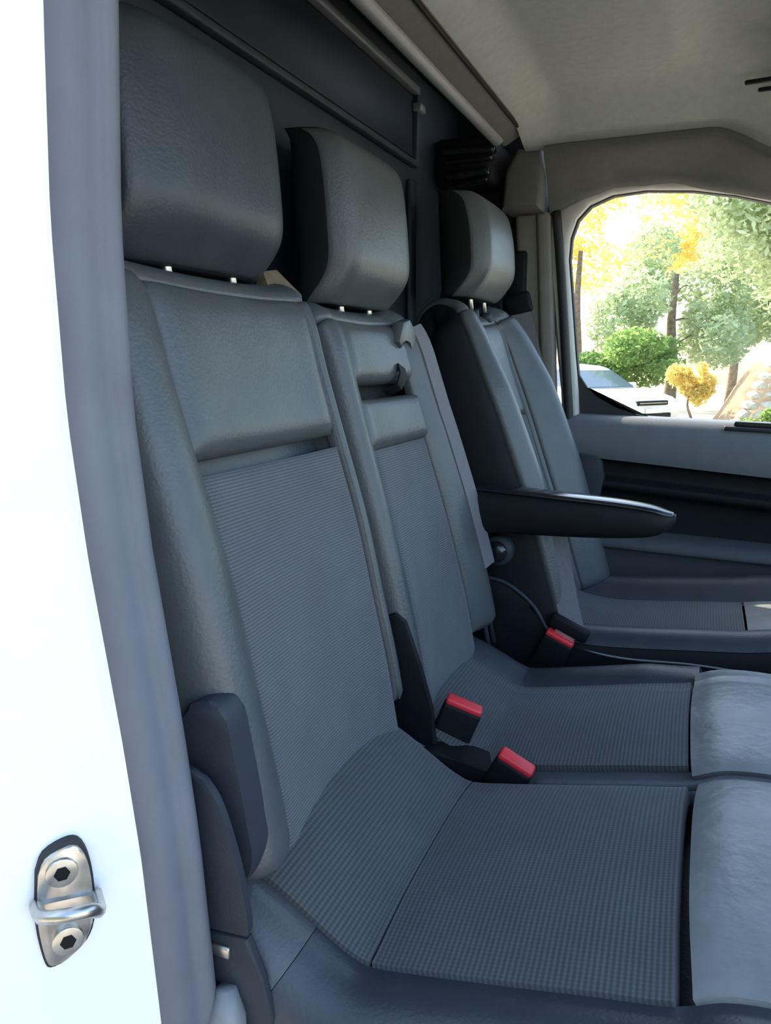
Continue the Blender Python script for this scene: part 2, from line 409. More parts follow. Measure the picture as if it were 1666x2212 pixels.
# glossy black upper trim with folds between bulkhead and pillar
ut = empty('trim_4'); tag(ut, kind='structure')
span('upper_cover', (-0.618, 1.80, 1.40), (-0.48, 1.98, 1.50), 'black', ut, 0.012)
for k, (z, dz, a) in enumerate([(1.475, 0.016, 2), (1.455, 0.012, -1), (1.425, 0.018, -4), (1.405, 0.010, -9)]):
    box('cover_fold', (-0.535, 1.795 + 0.004 * (k % 2), z - 0.01), (0.125 - 0.01 * k, 0.03, dz), 'black_gloss', ut, Matrix.Rotation(R(a), 3, 'Y'), 0.006, 3)
span('side_liner', (-0.62, 1.90, 0.5), (-0.47, 1.986, 1.40), 'black', ut, 0.01)

# rubber seal round the driver's door
tag(tube('trim_5', cr([(-0.36, 1.945, 1.35), (-0.342, 1.945, 1.20), (-0.322, 1.945, 1.0), (-0.305, 1.945, 0.80), (-0.30, 1.945, 0.5), (-0.30, 1.945, 0.1)], 30), 0.011, 'rubber', None, 8), kind='structure')

# driver's door with its window
door = empty('door_1'); tag(door, kind='structure')
WIN = [(-0.287, 0.868), (-0.292, 0.93), (-0.304, 1.02), (-0.318, 1.14), (-0.330, 1.24), (-0.328, 1.29), (-0.314, 1.332), (-0.285, 1.362), (-0.235, 1.381), (-0.16, 1.386), (-0.06, 1.378), (0.03, 1.361), (0.12, 1.336), (0.26, 1.285), (0.40, 1.21), (0.52, 1.11), (0.60, 0.98), (0.62, 0.88), (0.60, 0.835), (0.40, 0.832), (0.20, 0.838), (0.06, 0.848), (-0.08, 0.857), (-0.20, 0.864)]
OUT = [(-0.325, 0.85), (-0.332, 0.93), (-0.345, 1.02), (-0.36, 1.14), (-0.374, 1.25), (-0.374, 1.32), (-0.35, 1.37), (-0.31, 1.402), (-0.245, 1.42), (-0.16, 1.425), (-0.05, 1.418), (0.045, 1.40), (0.14, 1.375), (0.285, 1.322), (0.44, 1.24), (0.57, 1.13), (0.66, 0.99), (0.69, 0.88), (0.69, 0.80), (0.40, 0.80), (0.20, 0.80), (0.06, 0.80), (-0.08, 0.80), (-0.20, 0.80)]
def ring(name, inner, outer, y0, y1, mat, parent, rnd=0.008):
    n = len(inner); vs_, fs = [], []
    loops = [[(p[0], y1, p[1]) for p in inner], [(p[0], y0 + rnd, p[1]) for p in inner],
             [(lerp(p[0], q[0], 0.2), y0, lerp(p[1], q[1], 0.2)) for p, q in zip(inner, outer)],
             [(lerp(p[0], q[0], 0.85), y0, lerp(p[1], q[1], 0.85)) for p, q in zip(inner, outer)],
             [(p[0], y0 + rnd, p[1]) for p in outer], [(p[0], y1, p[1]) for p in outer]]
    for L in loops: vs_ += L
    m = len(loops)
    for a in range(m):
        b = (a + 1) % m
        for i in range(n):
            j = (i + 1) % n; fs.append((a * n + i, a * n + j, b * n + j, b * n + i))
    return sharp(pyd(name, vs_, fs, mat, parent), 50)
ring('window_frame', WIN, OUT, 1.945, 1.995, 'frame', door)
def inset(P, d):
    out = []
    n = len(P)
    for i in range(n):
        a, b = Vector(P[i - 1]), Vector(P[(i + 1) % n]); t = (b - a).normalized(); out.append((P[i][0] - (-t.y) * d * -1, P[i][1] - (t.x) * d))
    return out
ring('glass_run', [(lerp(p[0], 0.13, 0.010), lerp(p[1], 1.1, 0.010)) for p in WIN], WIN, 1.972, 1.992, 'rubber', door, 0.003)
pane = pyd('window_pane', [(p[0], 1.982, p[1]) for p in WIN] + [(p[0], 1.986, p[1]) for p in WIN],
           [tuple(range(24)), tuple(range(47, 23, -1))] + [(i, (i + 1) % 24, 24 + (i + 1) % 24, 24 + i) for i in range(24)], 'glass', door, False)
tag(pane, 'clear side window glass')
extrude_poly('corner_filler', [(-0.290, 0.862), (-0.294, 0.93), (-0.303, 1.005), (-0.292, 0.965), (-0.272, 0.936), (-0.245, 0.912), (-0.20, 0.888), (-0.15, 0.872), (-0.10, 0.862), (-0.10, 0.856)], 'y', 1.974, 1.992, 'rubber', door, 0)
# inner door card: upper ledge, arm recess, map pocket
def card(u, v):
    x = lerp(-0.315, 0.75, u); d = -0.028 * (x + 0.3)
    prof = [(1.985, 0.872 + d), (1.965, 0.873 + d), (1.945, 0.868 + d), (1.928, 0.850 + d), (1.922, 0.82 + d), (1.924, 0.79 + d * 2), (1.93, 0.772 + d * 2.6)]
    p = crf(prof, v); return Vector((x, p[0], p[1]))
grid('upper_door_card', card, 20, 18, 'door_grey', door, thick=(0, 0.03, 0))
def card2(u, v):
    x = lerp(-0.315, 0.75, u); d = -0.075 * (x + 0.3)
    prof = [(1.935, 0.775 + d), (1.952, 0.765 + d), (1.955, 0.735 + d), (1.945, 0.724 + d), (1.936, 0.716 + d), (1.938, 0.700 + d), (1.956, 0.688 + d), (1.958, 0.64 + d * .6), (1.955, 0.592 + d * .4)]
    p = crf(prof, v); return Vector((x, p[0], p[1]))
grid('door_recess', card2, 20, 26, 'black', door, thick=(0, 0.03, 0))
def card3(u, v):
    x = lerp(-0.315, 0.75, u); d = -0.03 * (x + 0.3)
    prof = [(1.955, 0.597 + d), (1.93, 0.594 + d), (1.905, 0.583 + d), (1.895, 0.56 + d), (1.905, 0.535), (1.915, 0.40), (1.92, 0.20), (1.93, 0.06)]
    p = crf(prof, v); return Vector((x, p[0], p[1]))
grid('lower_door_card', card3, 20, 26, 'door_low', door, thick=(0, 0.03, 0))
extrude_poly('recess_end', [(-0.315, 0.785), (-0.235, 0.775), (-0.222, 0.76), (-0.215, 0.72), (-0.235, 0.60), (-0.315, 0.60)], 'y', 1.925, 1.96, 'slate', door, 0.006)
box('sill_slot', (0.175, 1.936, 0.856), (0.22, 0.022, 0.012), 'black_gloss', door, Matrix.Rotation(R(1.8), 3, 'Y'), 0.003)
box('sill_slot_frame', (0.17, 1.928, 0.846), (0.25, 0.014, 0.010), 'slate', door, Matrix.Rotation(R(1.8), 3, 'Y'), 0.003)
span('outer_skin', (-0.32, 1.99, 0.02), (0.75, 2.03, 0.835), 'paint', door, 0.006)
# cowl / dashboard mass ahead of the seats, below the windscreen
tag(grid('wall_front', lambda u, v: Vector(crf([(0.72, 0, 0.05), (0.70, 0, 0.35), (0.66, 0, 0.60), (0.68, 0, 0.72), (0.80, 0, 0.78), (1.05, 0, 0.76)], v)) + Vector((0, lerp(0.42, 1.95, u), 0)), 4, 24, 'slate', thick=(0.03, 0, -0.02)), kind='structure')

# windscreen header, far front pillar, far sill and near cantrail, with the windscreen between them
tag(span('trim_9', (0.285, 0.42, 1.44), (0.34, 1.92, 1.66), 'cantrail', bev=0.015), kind='structure')
tag(post('trim_10', 0.90, 0.97, 0.74, 0.27, 0.34, 1.50, 1.90, 1.98, 'pillar', None, 0.015), kind='structure')
tag(span('trim_11', (-0.36, 1.90, -0.06), (1.0, 2.03, 0.065), 'slate', bev=0.01), kind='structure')
tag(span('trim_12', (-0.42, 0.345, 1.455), (0.32, 0.42, 1.66), 'paint', bev=0.015), kind='structure')
tag(pyd('window_2', [(0.335, 0.44, 1.47), (0.335, 1.90, 1.47), (0.97, 1.90, 0.77), (0.97, 0.44, 0.77), (0.341, 0.44, 1.476), (0.341, 1.90, 1.476), (0.976, 1.90, 0.776), (0.976, 0.44, 0.776)],
        [(0, 1, 2, 3), (7, 6, 5, 4), (0, 4, 5, 1), (1, 5, 6, 2), (2, 6, 7, 3), (3, 7, 4, 0)], 'glass', None, False), kind='structure')

# ------------------------------------------------------------------ near B-pillar: white jamb, seal, striker
def xs(z): return interp([(0.0, -0.375), (0.30, -0.383), (0.44, -0.390), (0.60, -0.400), (0.70, -0.411), (0.85, -0.432), (0.96, -0.442), (1.10, -0.443), (1.24, -0.434), (1.40, -0.42), (1.66, -0.385)], z)
JP = [(-0.02, 0.048), (0.0, 0.004), (-0.012, -0.012), (-0.06, -0.072), (-0.105, -0.120), (-0.125, -0.150), (-0.15, -0.160), (-0.30, -0.165)]
def jamb(u, v):
    z = lerp(-0.05, 1.66, v); p = crf([(a, b, 0) for a, b in JP], u)
    return Vector((xs(z) + p.x, 0.45 + p.y, z))
tag(grid('wall_left', jamb, 40, 50, 'paint', thick=(-0.006, 0.006, 0)), kind='structure')
wl = bpy.data.objects['wall_left']
wl['label'] = 'white painted door pillar at the left edge'
SP = [(-0.012, 0.0), (0.004, -0.003), (0.014, 0.002), (0.019, 0.010), (0.022, 0.020), (0.028, 0.026), (0.030, 0.033), (0.025, 0.041), (0.012, 0.045), (-0.03, 0.047)]
def sealf(u, v):
    z = lerp(-0.05, 1.62, v); p = crf([(a, b, 0) for a, b in SP], u)
    return Vector((xs(z) + p.x, 0.45 + p.y, z))
tag(grid('trim_6', sealf, 36, 50, 'seal', thick=(-0.012, 0.0, 0)), kind='structure')
# inner pillar trim running back to the bulkhead
tag(grid('trim_7', lambda u, v: Vector((lerp(xs(lerp(0.0, 1.62, v)) - 0.01, -0.62, u), 0.497 - 0.03 * u, lerp(0.0, 1.62, v))), 4, 30, 'slate', thick=(0, -0.008, 0)), kind='structure')

# striker on the jamb
jx, jy = Vector((-0.10, -0.12, 0)).normalized(), Vector((0.12, -0.10, 0)).normalized()   # along face (outward), face normal
st = empty('door_striker', (-0.447, 0.3935, 0.58)); tag(st, 'zinc door striker plate and loop on the white pillar', 'striker')
JO = Vector((-0.40, 0.45, 0.0))
def jpt(a, z, d): return JO + jx * a + jy * d + Vector((xs(z) + 0.40 - 0.0, 0, 0)) * 0 + Vector((0, 0, z))
def jplate(name, pts, d0, d1, mat, bev):
    bm = bmesh.new()
    a = [bm.verts.new(jpt(p[0], p[1], d0)) for p in pts]; b = [bm.verts.new(jpt(p[0], p[1], d1)) for p in pts]
    n = len(pts); f0 = bm.faces.new(a); f1 = bm.faces.new(b[::-1])
    for i in range(n): bm.faces.new((a[i], a[(i + 1) % n], b[(i + 1) % n], b[i]))
    if bev: bmesh.ops.bevel(bm, geom=list(f1.edges), offset=bev, segments=2, affect='EDGES', profile=0.5)
    return sharp(bm_obj(name, bm, mat, st), 40)
PL0 = [(0.080, 0.612), (0.074, 0.625), (0.060, 0.631), (0.050, 0.629), (0.044, 0.615), (0.042, 0.590), (0.044, 0.560), (0.050, 0.546), (0.064, 0.535), (0.076, 0.532), (0.080, 0.542), (0.083, 0.575)]
PL = [(p.x, p.y) for p in cr(PL0 + PL0[:1], 36)[:-1]]
cx_, cz_ = 0.063, 0.582
jplate('gasket', [(cx_ + (a - cx_) * 1.09, cz_ + (z - cz_) * 1.06) for a, z in PL], -0.012, 0.0045, 'rubber', 0.001)
jplate('striker_plate', PL, -0.01, 0.008, 'steel', 0.002)
for z in (0.612, 0.552):
    hb = [(0.063 + 0.009 * math.cos(k * math.pi / 3), z + 0.009 * math.sin(k * math.pi / 3)) for k in range(6)]
    jplate('bolt', [(0.063 + 0.012 * math.cos(k * math.pi / 8), z + 0.012 * math.sin(k * math.pi / 8)) for k in range(16)], 0.006, 0.011, 'steel', 0.001)
    jplate('bolt_socket', [(0.063 + 0.006 * math.cos(k * math.pi / 3), z + 0.006 * math.sin(k * math.pi / 3)) for k in range(6)], 0.010, 0.0118, 'black', 0)
tube('striker_loop', cr([jpt(0.083, 0.588, 0.006), jpt(0.080, 0.593, 0.028), jpt(0.066, 0.599, 0.043), jpt(0.048, 0.597, 0.043), jpt(0.040, 0.584, 0.028), jpt(0.040, 0.584, 0.006)], 24), 0.0052, 'steel', st, 10)
jplate('striker_rib', [(0.084, 0.592), (0.042, 0.588), (0.042, 0.572), (0.084, 0.575)], 0.004, 0.012, 'steel', 0.002)
# door sill below the pillar
tag(span('trim_8', (-0.36, 0.33, -0.06), (0.75, 0.47, 0.02), 'slate', bev=0.01), kind='structure')

# ================================================================== seats
def spine_fn(pts):
    P = [Vector((a, 0, b)) for a, b in pts]
    def g(s):
        p = crf(P, s); q = crf(P, min(s + 0.004, 1)) - crf(P, max(s - 0.004, 0)); q.normalize()
        return p, Vector((q.z, 0, -q.x))           # normal: forward/up of the run
    return g
def surf(spine, sect, k=lambda s: 1.0, yk=None):
    """S(t,s): section points (y, offset along the spine normal), t index normalised over the section"""
    SC = [Vector((a, b, 0)) for a, b in sect]
    def S(t, s):
        p, n = spine(s); c = crf(SC, t); kk = k(s)
        y = c.x if yk is None else yk(c.x, s)
        return Vector((p.x, y, p.z)) + n * (c.y * kk)
    return S
def s_at(spine, z):
    lo, hi = 0.0, 0.8
    for _ in range(40):
        m = (lo + hi) / 2
        if spine(m)[0].z < z: lo = m
        else: hi = m
    return lo
def s_atx(spine, x):
    lo, hi = 0.0, 1.0
    for _ in range(40):
        m = (lo + hi) / 2
        if spine(m)[0].x < x: lo = m
        else: hi = m
    return lo
def headrest(name, cy, half, x, z0, z1, dep, parent, mat_front, mat_side, lean=0.22, face=0.78):
    """boxy pad: black sides and back, an upholstered front with slanting side and bottom facets; posts below"""
    zz = [z0, z0 + 0.010, z0 + 0.050, z0 + 0.10, z1 - 0.06, z1 - 0.02, z1]
    fx = [-0.050, -0.036, -0.004, 0.0, -0.004, -0.016, -0.05]       # how far the front sits forward at each height
    bw = [0.93, 0.985, 1.0, 1.0, 0.99, 0.97, 0.92]
    sec = [(-1, -dep), (-1.0, -0.06), (-1.0, -0.034), (-0.96, -0.024), (-face - 0.03, -0.002), (-face * 0.94, 0.0), (0, 0.004), (face * 0.94, 0.0), (face + 0.03, -0.002), (0.96, -0.024), (1.0, -0.034), (1.0, -0.06), (1, -dep), (0, -dep - 0.008)]
    n = len(sec); K = 22
    zc = cr([(z, f, b_) for z, f, b_ in zip(zz, fx, bw)], K)
    def pt(q, a, b, off=0.0):
        d = b + q[1] if b > -dep + 0.001 else b + 0.2 * abs(q[1])
        return Vector((x + d + off - lean * (q[0] - z0), cy + a * half * q[2] * (1 + off * 0.4), q[0]))
    vs_, fs = [], []
    for q in zc:
        for a, b in sec: vs_.append(pt(q, a, b))
    for i in range(K):
        for k in range(n): fs.append((i * n + k, i * n + (k + 1) % n, (i + 1) * n + (k + 1) % n, (i + 1) * n + k))
    fs.append(tuple(range(n))); fs.append(tuple(K * n + k for k in range(n)))
    o = pyd(name, vs_, fs, mat_side, parent)
    md = o.modifiers.new('sub', 'SUBSURF'); md.levels = 1; md.render_levels = 1
    # upholstered cover over the front and its facets
    fr, ff = [], []
    cols = sec[2:11]; m = len(cols); rows = zc[1:K]
    for q in rows:
        for a, b in cols: fr.append(pt(q, a, b, 0.003))
    nb = len(fr)
    for q in rows:
        for a, b in cols: fr.append(pt(q, a * 0.97, b - 0.008, 0.0))
    for i in range(len(rows) - 1):
        for k in range(m - 1):
            a = i * m + k; ff.append((a, a + 1, a + m + 1, a + m)); ff.append((nb + a, nb + a + m, nb + a + m + 1, nb + a + 1))
    rim = [i * m for i in range(len(rows))] + [(len(rows) - 1) * m + k for k in range(1, m)] + [i * m + m - 1 for i in range(len(rows) - 2, -1, -1)] + [k for k in range(m - 2, 0, -1)]
    for k in range(len(rim)):
        a, b = rim[k], rim[(k + 1) % len(rim)]; ff.append((a, b, nb + b, nb + a))
    c = pyd('headrest_cover', fr, ff, mat_front, o)
    md = c.modifiers.new('sub', 'SUBSURF'); md.levels = 1; md.render_levels = 1
    for sg in (-1, 1):
        px = x - dep * 0.5
        tube('headrest_post', [(px, cy + sg * half * 0.42, z0 - 0.035), (px - 0.01, cy + sg * half * 0.42, z0 + 0.05)], 0.006, 'steel', o, 10)
        tube('post_collar', [(px + 0.004, cy + sg * half * 0.42, z0 - 0.042), (px + 0.002, cy + sg * half * 0.42, z0 - 0.022)], 0.013, 'slate', o, 12)
    return o

# ---------- near (outer) passenger seat
ns = empty('passenger_seat', (-0.15, 0.73, 0.0))
tag(ns, 'grey passenger seat nearest the open door, largest in view', 'seat', 'front row seats')
sp1 = spine_fn([(-0.352, 0.475), (-0.360, 0.52), (-0.374, 0.60), (-0.392, 0.68), (-0.417, 0.79), (-0.446, 0.889), (-0.472, 0.98), (-0.490, 1.05), (-0.508, 1.082), (-0.540, 1.094), (-0.572, 1.08), (-0.585, 1.03)])
sec1 = [(0.550, -0.10), (0.538, -0.055), (0.536, -0.015), (0.542, 0.010), (0.558, 0.022), (0.582, 0.016), (0.608, 0.0), (0.70, -0.010), (0.775, -0.012), (0.85, -0.010), (0.915, 0.0), (0.924, 0.006), (0.932, -0.002), (0.934, -0.035), (0.930, -0.09)]
nsec = len(sec1) - 1
kb = lambda s: interp([(0, 0.9), (0.12, 1.0), (0.45, 1.0), (0.60, 0.75), (0.72, 0.5), (0.85, 0.4), (1, 0.35)], s)
S1 = surf(sp1, sec1, kb)
sz = s_at(sp1, 0.889)
def backrest_core(name, x_off, y0, y1, spts, th, mat, parent):
    P = cr([(a, 0, b) for a, b in spts], 16); vs_, fs = [], []
    for p in P:
        for (dx, y) in ((-x_off, y0), (-x_off, y1), (-x_off - th, y1), (-x_off - th, y0)): vs_.append((p.x + dx, y, p.z))
    for i in range(16):
        for k in range(4): fs.append((i * 4 + k, i * 4 + (k + 1) % 4, (i + 1) * 4 + (k + 1) % 4, (i + 1) * 4 + k))
    fs.append((0, 1, 2, 3)); fs.append(tuple(64 + k for k in range(4)))
    return sharp(pyd(name, vs_, fs, mat, parent), 40)
br1 = backrest_core('backrest', 0.035, 0.552, 0.925, [(-0.352, 0.44), (-0.374, 0.60), (-0.417, 0.79), (-0.472, 0.98), (-0.497, 1.062)], 0.07, 'leather_dark', ns)
T = lambda i: i / nsec
panel('backrest_cloth', S1, T(6), T(10), 0.01, sz, 30, 60, 'cloth', br1, 0.006, 0.02, 0.02)
panel('backrest_upper_panel', S1, T(6), T(10), sz + 0.016, 0.70, 24, 30, 'leather', br1, 0.014, 0.026, 0.03)
panel('backrest_top', S1, T(0), T(14), 0.70, 1.0, 40, 16, 'leather', br1, 0.004, 0.015, 0.01)
b1 = panel('outer_bolster', S1, T(0), T(6), 0.10, 0.70, 36, 60, 'leather', br1, 0.008, 0.02, 0.015)
panel('inner_bolster', S1, T(10), T(14), 0.12, 0.70, 20, 50, 'leather', br1, 0.005, 0.012, 0.012)
headrest('headrest', 0.768, 0.148, -0.490, 1.098, 1.345, 0.10, ns, 'leather_dark', 'slate', 0.05, 0.64)

# cushion
spc = spine_fn([(-0.385, 0.498), (-0.352, 0.480), (-0.318, 0.458), (-0.285, 0.438), (-0.252, 0.428), (-0.20, 0.436), (-0.12, 0.452), (-0.05, 0.467), (0.018, 0.481), (0.06, 0.500), (0.12, 0.505), (0.18, 0.496), (0.225, 0.465), (0.24, 0.41), (0.235, 0.36)])
secc = [(0.540, -0.145), (0.520, -0.10), (0.512, -0.055), (0.518, -0.018), (0.540, 0.004), (0.574, 0.002), (0.66, 0.012), (0.74, 0.014), (0.83, 0.012), (0.895, 0.004), (0.915, -0.004), (0.926, -0.025), (0.926, -0.09)]
ncs = len(secc) - 1
# spine runs rear to front, so its normal points up
def upn(sp):
    def g(s):
        p, n = sp(s); return p, -n
    return g
spcu = upn(spc)
Sc = surf(spcu, secc)
Tc = lambda i: i / ncs
xa, xb = s_atx(spcu, -0.250), s_atx(spcu, 0.018)
def cushion_core(name, y0, y1, pts, th, mat, parent):
    P = cr([(a, 0, b) for a, b in pts], 16); vs_, fs = [], []
    for p in P:
        for (y, dz) in ((y0, -0.025), (y1, -0.025), (y1, -th), (y0, -th)): vs_.append((p.x, y, p.z + dz))
    for i in range(16):
        for k in range(4): fs.append((i * 4 + k, i * 4 + (k + 1) % 4, (i + 1) * 4 + (k + 1) % 4, (i + 1) * 4 + k))
    fs.append((0, 1, 2, 3)); fs.append(tuple(64 + k for k in range(4)))
    return sharp(pyd(name, vs_, fs, mat, parent), 40)
cu1 = cushion_core('cushion', 0.535, 0.915, [(-0.36, 0.475), (-0.30, 0.443), (-0.25, 0.427), (-0.1, 0.454), (0.02, 0.476), (0.12, 0.498), (0.205, 0.475)], 0.13, 'leather_dark', ns)
panel('cushion_rear_cloth', Sc, Tc(5), Tc(10), 0.0, xa - 0.006, 26, 24, 'cloth_seat', cu1, 0.008, 0.018, 0.02)
panel('cushion_cloth', Sc, Tc(5), Tc(10), xa + 0.004, xb, 30, 40, 'cloth_seat', cu1, 0.009, 0.02, 0.02)
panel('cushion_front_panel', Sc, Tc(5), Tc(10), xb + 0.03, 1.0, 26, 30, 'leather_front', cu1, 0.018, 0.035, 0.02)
xo = s_atx(spcu, -0.315)
panel('cushion_outer_bolster', Sc, Tc(0), Tc(5), xo + 0.001, 1.0, 30, 60, 'leather_dark', cu1, 0.012, 0.03, 0.014)
panel('cushion_rear_side', Sc, Tc(1), Tc(5), 0.0, xo, 24, 16, 'leather', cu1, 0.002, 0.01, 0.014)
panel('cushion_inner_edge', Sc, Tc(10), Tc(12), 0.12, 1.0, 10, 50, 'leather_dark', cu1, 0.003, 0.01, 0.01)
tube('cushion_piping', [Sc(Tc(3.1), 0.30 + 0.65 * k / 40) + Vector((0, -0.010, 0.007)) for k in range(41)], 0.0022, 'leather', cu1, 6)
# side hardware
extrude_poly('recliner_cover', cr([(-0.405, 0.70), (-0.385, 0.710), (-0.366, 0.702), (-0.356, 0.66), (-0.346, 0.60), (-0.342, 0.565), (-0.355, 0.535), (-0.39, 0.52), (-0.42, 0.56), (-0.42, 0.65), (-0.405, 0.70)], 40)[:-1] and [(p.x, p.y) for p in cr([(-0.405, 0.70), (-0.385, 0.710), (-0.366, 0.702), (-0.356, 0.66), (-0.346, 0.60), (-0.342, 0.565), (-0.355, 0.535), (-0.39, 0.52), (-0.42, 0.56), (-0.42, 0.65), (-0.405, 0.70)], 40)[:-1]], 'y', 0.520, 0.550, 'slate', ns, 0.004)
span('seat_base', (-0.34, 0.56, 0.0), (0.16, 0.90, 0.34), 'black', ns, 0.01)
span('side_valance', (-0.36, 0.515, 0.22), (0.20, 0.545, 0.385), 'slate', ns, 0.012)

# ---------- middle passenger seat
ms = empty('passenger_seat', (-0.15, 1.11, 0.0))
tag(ms, 'narrow grey middle passenger seat with a pull slot in its backrest', 'seat', 'front row seats')
sp2 = spine_fn([(-0.345, 0.46), (-0.352, 0.52), (-0.366, 0.60), (-0.384, 0.68), (-0.407, 0.77), (-0.436, 0.873), (-0.460, 0.963), (-0.478, 1.03), (-0.496, 1.062), (-0.528, 1.074), (-0.560, 1.06), (-0.572, 1.01)])
sec2 = [(0.972, -0.09), (0.963, -0.04), (0.965, -0.004), (0.975, 0.008), (0.992, 0.006), (1.012, 0.0), (1.10, -0.006), (1.18, -0.004), (1.225, 0.002), (1.245, 0.014), (1.272, 0.024), (1.295, 0.014), (1.305, -0.02), (1.30, -0.09)]
n2 = len(sec2) - 1
T2 = lambda i: i / n2
# the far edge widens towards the bottom
yk2 = lambda y, s: y + max(0.0, (y - 1.1)) * (0.32 * (1 - min(1.0, s / 0.5)) - 0.12 * min(1, max(0, (s - 0.35) / 0.35)))
S2 = surf(sp2, sec2, kb, yk2)
za, zb2, zc2 = s_at(sp2, 0.873), s_at(sp2, 0.946), s_at(sp2, 0.968)
br2 = backrest_core('backrest', 0.035, 0.972, 1.262, [(-0.345, 0.44), (-0.366, 0.60), (-0.407, 0.77), (-0.460, 0.963), (-0.484, 1.045)], 0.07, 'black', ms)
panel('backrest_cloth', S2, T2(5), T2(8), 0.02, za, 26, 50, 'cloth', br2, 0.005, 0.016, 0.02)
panel('backrest_lower_leather', S2, T2(4), T2(8.6), za, zb2, 20, 14, 'leather', br2, 0.012, 0.022, 0.02)
panel('backrest_upper_leather', S2, T2(4), T2(8.6), zc2, 0.70, 20, 16, 'leather', br2, 0.012, 0.022, 0.02)
panel('backrest_top', S2, T2(0), T2(13), 0.70, 1.0, 36, 16, 'leather', br2, 0.004, 0.014, 0.01)
panel('left_bolster', S2, T2(0), T2(5), 0.10, 0.70, 20, 50, 'leather', br2, 0.005, 0.012, 0.012)
panel('right_bolster', S2, T2(8), T2(13), 0.10, 0.70, 26, 50, 'leather', br2, 0.006, 0.014, 0.012)
p0 = S2(T2(6.6), (zb2 + zc2) / 2)
strap('pull_tab', [p0 + Vector((-0.01, 0, -0.006)), p0 + Vector((0.012, 0.006, 0.004)), p0 + Vector((0.016, 0.014, 0.022)), p0 + Vector((0.008, 0.024, 0.036))], (0.2, 1, -0.3), 0.02, 0.003, 'black', ms)
headrest('headrest', 1.142, 0.126, -0.468, 1.080, 1.325, 0.10, ms, 'leather', 'black', 0.05, 0.86)
# belt guide on the shoulder
extrude_poly('belt_guide', [(1.175, 1.03), (1.195, 1.062), (1.225, 1.068), (1.252, 1.05), (1.258, 1.00), (1.248, 0.985), (1.235, 1.0), (1.228, 1.035), (1.20, 1.04), (1.19, 1.02)], 'x', -0.480, -0.458, 'leather', ms, 0.006)

spd = spine_fn([(-0.375, 0.478), (-0.340, 0.465), (-0.305, 0.448), (-0.278, 0.436), (-0.250, 0.430), (-0.20, 0.438), (-0.12, 0.454), (-0.05, 0.469), (0.018, 0.483), (0.06, 0.500), (0.12, 0.505), (0.18, 0.496), (0.225, 0.465), (0.24, 0.41), (0.235, 0.36)])
spdu = upn(spd)
secd = [(0.953, -0.12), (0.949, -0.06), (0.951, -0.028), (0.958, -0.010), (0.968, 0.0), (1.05, 0.008), (1.12, 0.010), (1.19, 0.006), (1.235, 0.004), (1.255, 0.020), (1.280, 0.026), (1.302, 0.012), (1.308, -0.03), (1.305, -0.10)]
nd = len(secd) - 1
Td = lambda i: i / nd
kd = lambda s: interp([(0, 1), (0.50, 1.0), (0.60, 0.5), (0.7, 0.25), (1, 0.2)], s)
SCd = [Vector((a, b, 0)) for a, b in secd]
def Sd(t, s):
    p, n = spdu(s); c = crf(SCd, t); d = c.y
    if d > 0 and c.x > 1.2: d *= kd(s)
    return Vector((p.x, c.x, p.z)) + n * d
xa2, xb2 = s_atx(spdu, -0.250), s_atx(spdu, 0.018)
cu2 = cushion_core('cushion', 0.955, 1.295, [(-0.35, 0.455), (-0.30, 0.442), (-0.25, 0.427), (-0.1, 0.454), (0.02, 0.476), (0.12, 0.498), (0.205, 0.475)], 0.13, 'leather_dark', ms)
panel('cushion_rear_cloth', Sd, Td(4), Td(8), 0.0, xa2, 22, 20, 'cloth_seat', cu2, 0.003, 0.012, 0.02)
panel('cushion_cloth', Sd, Td(4), Td(8), xa2, xb2, 26, 36, 'cloth_seat', cu2, 0.006, 0.02, 0.02)
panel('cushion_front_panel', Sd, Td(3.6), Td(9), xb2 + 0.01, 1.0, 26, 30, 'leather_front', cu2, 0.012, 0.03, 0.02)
panel('cushion_left_edge', Sd, Td(0), Td(4), 0.05, 1.0, 20, 50, 'leather', cu2, 0.004, 0.010, 0.01)
panel('cushion_right_bolster', Sd, Td(8), Td(13), 0.0, xb2 + 0.02, 26, 50, 'leather_dark', cu2, 0.006, 0.014, 0.012)
for k_, tt in enumerate((2.3, 3.2)):
    tube('cushion_piping', [Sd(Td(tt), 0.28 + 0.6 * k / 40) + Vector((0, -0.004, 0.002)) for k in range(41)], 0.0024, 'black', cu2, 6)
span('seat_base', (-0.34, 0.98, 0.0), (0.16, 1.28, 0.34), 'black', ms, 0.01)
extrude_poly('gap_shade', [(-0.345, 0.462), (-0.31, 0.470), (-0.27, 0.458), (-0.21, 0.446), (-0.175, 0.440), (-0.175, 0.36), (-0.345, 0.36)], 'y', 0.940, 0.992, 'black', ms, 0.008)  # black wedge that paints in the shade of the gap between the cushions
# black slab painting in the shade of the slot between the two backrests
hc = extrude_poly('slot_shade', [(-0.395, 0.648), (-0.378, 0.655), (-0.362, 0.645), (-0.340, 0.58), (-0.322, 0.52), (-0.315, 0.47), (-0.36, 0.45), (-0.42, 0.47), (-0.42, 0.6)], 'y', 0.952, 0.963, 'black', ms, 0.004)
bl = tube('belt_loop', [(-0.338, 1.33, 0.475), (-0.35, 1.33, 0.53), (-0.352, 1.335, 0.545), (-0.352, 1.36, 0.545), (-0.35, 1.365, 0.53), (-0.338, 1.365, 0.475)], 0.005, 'slate', ms, 8)

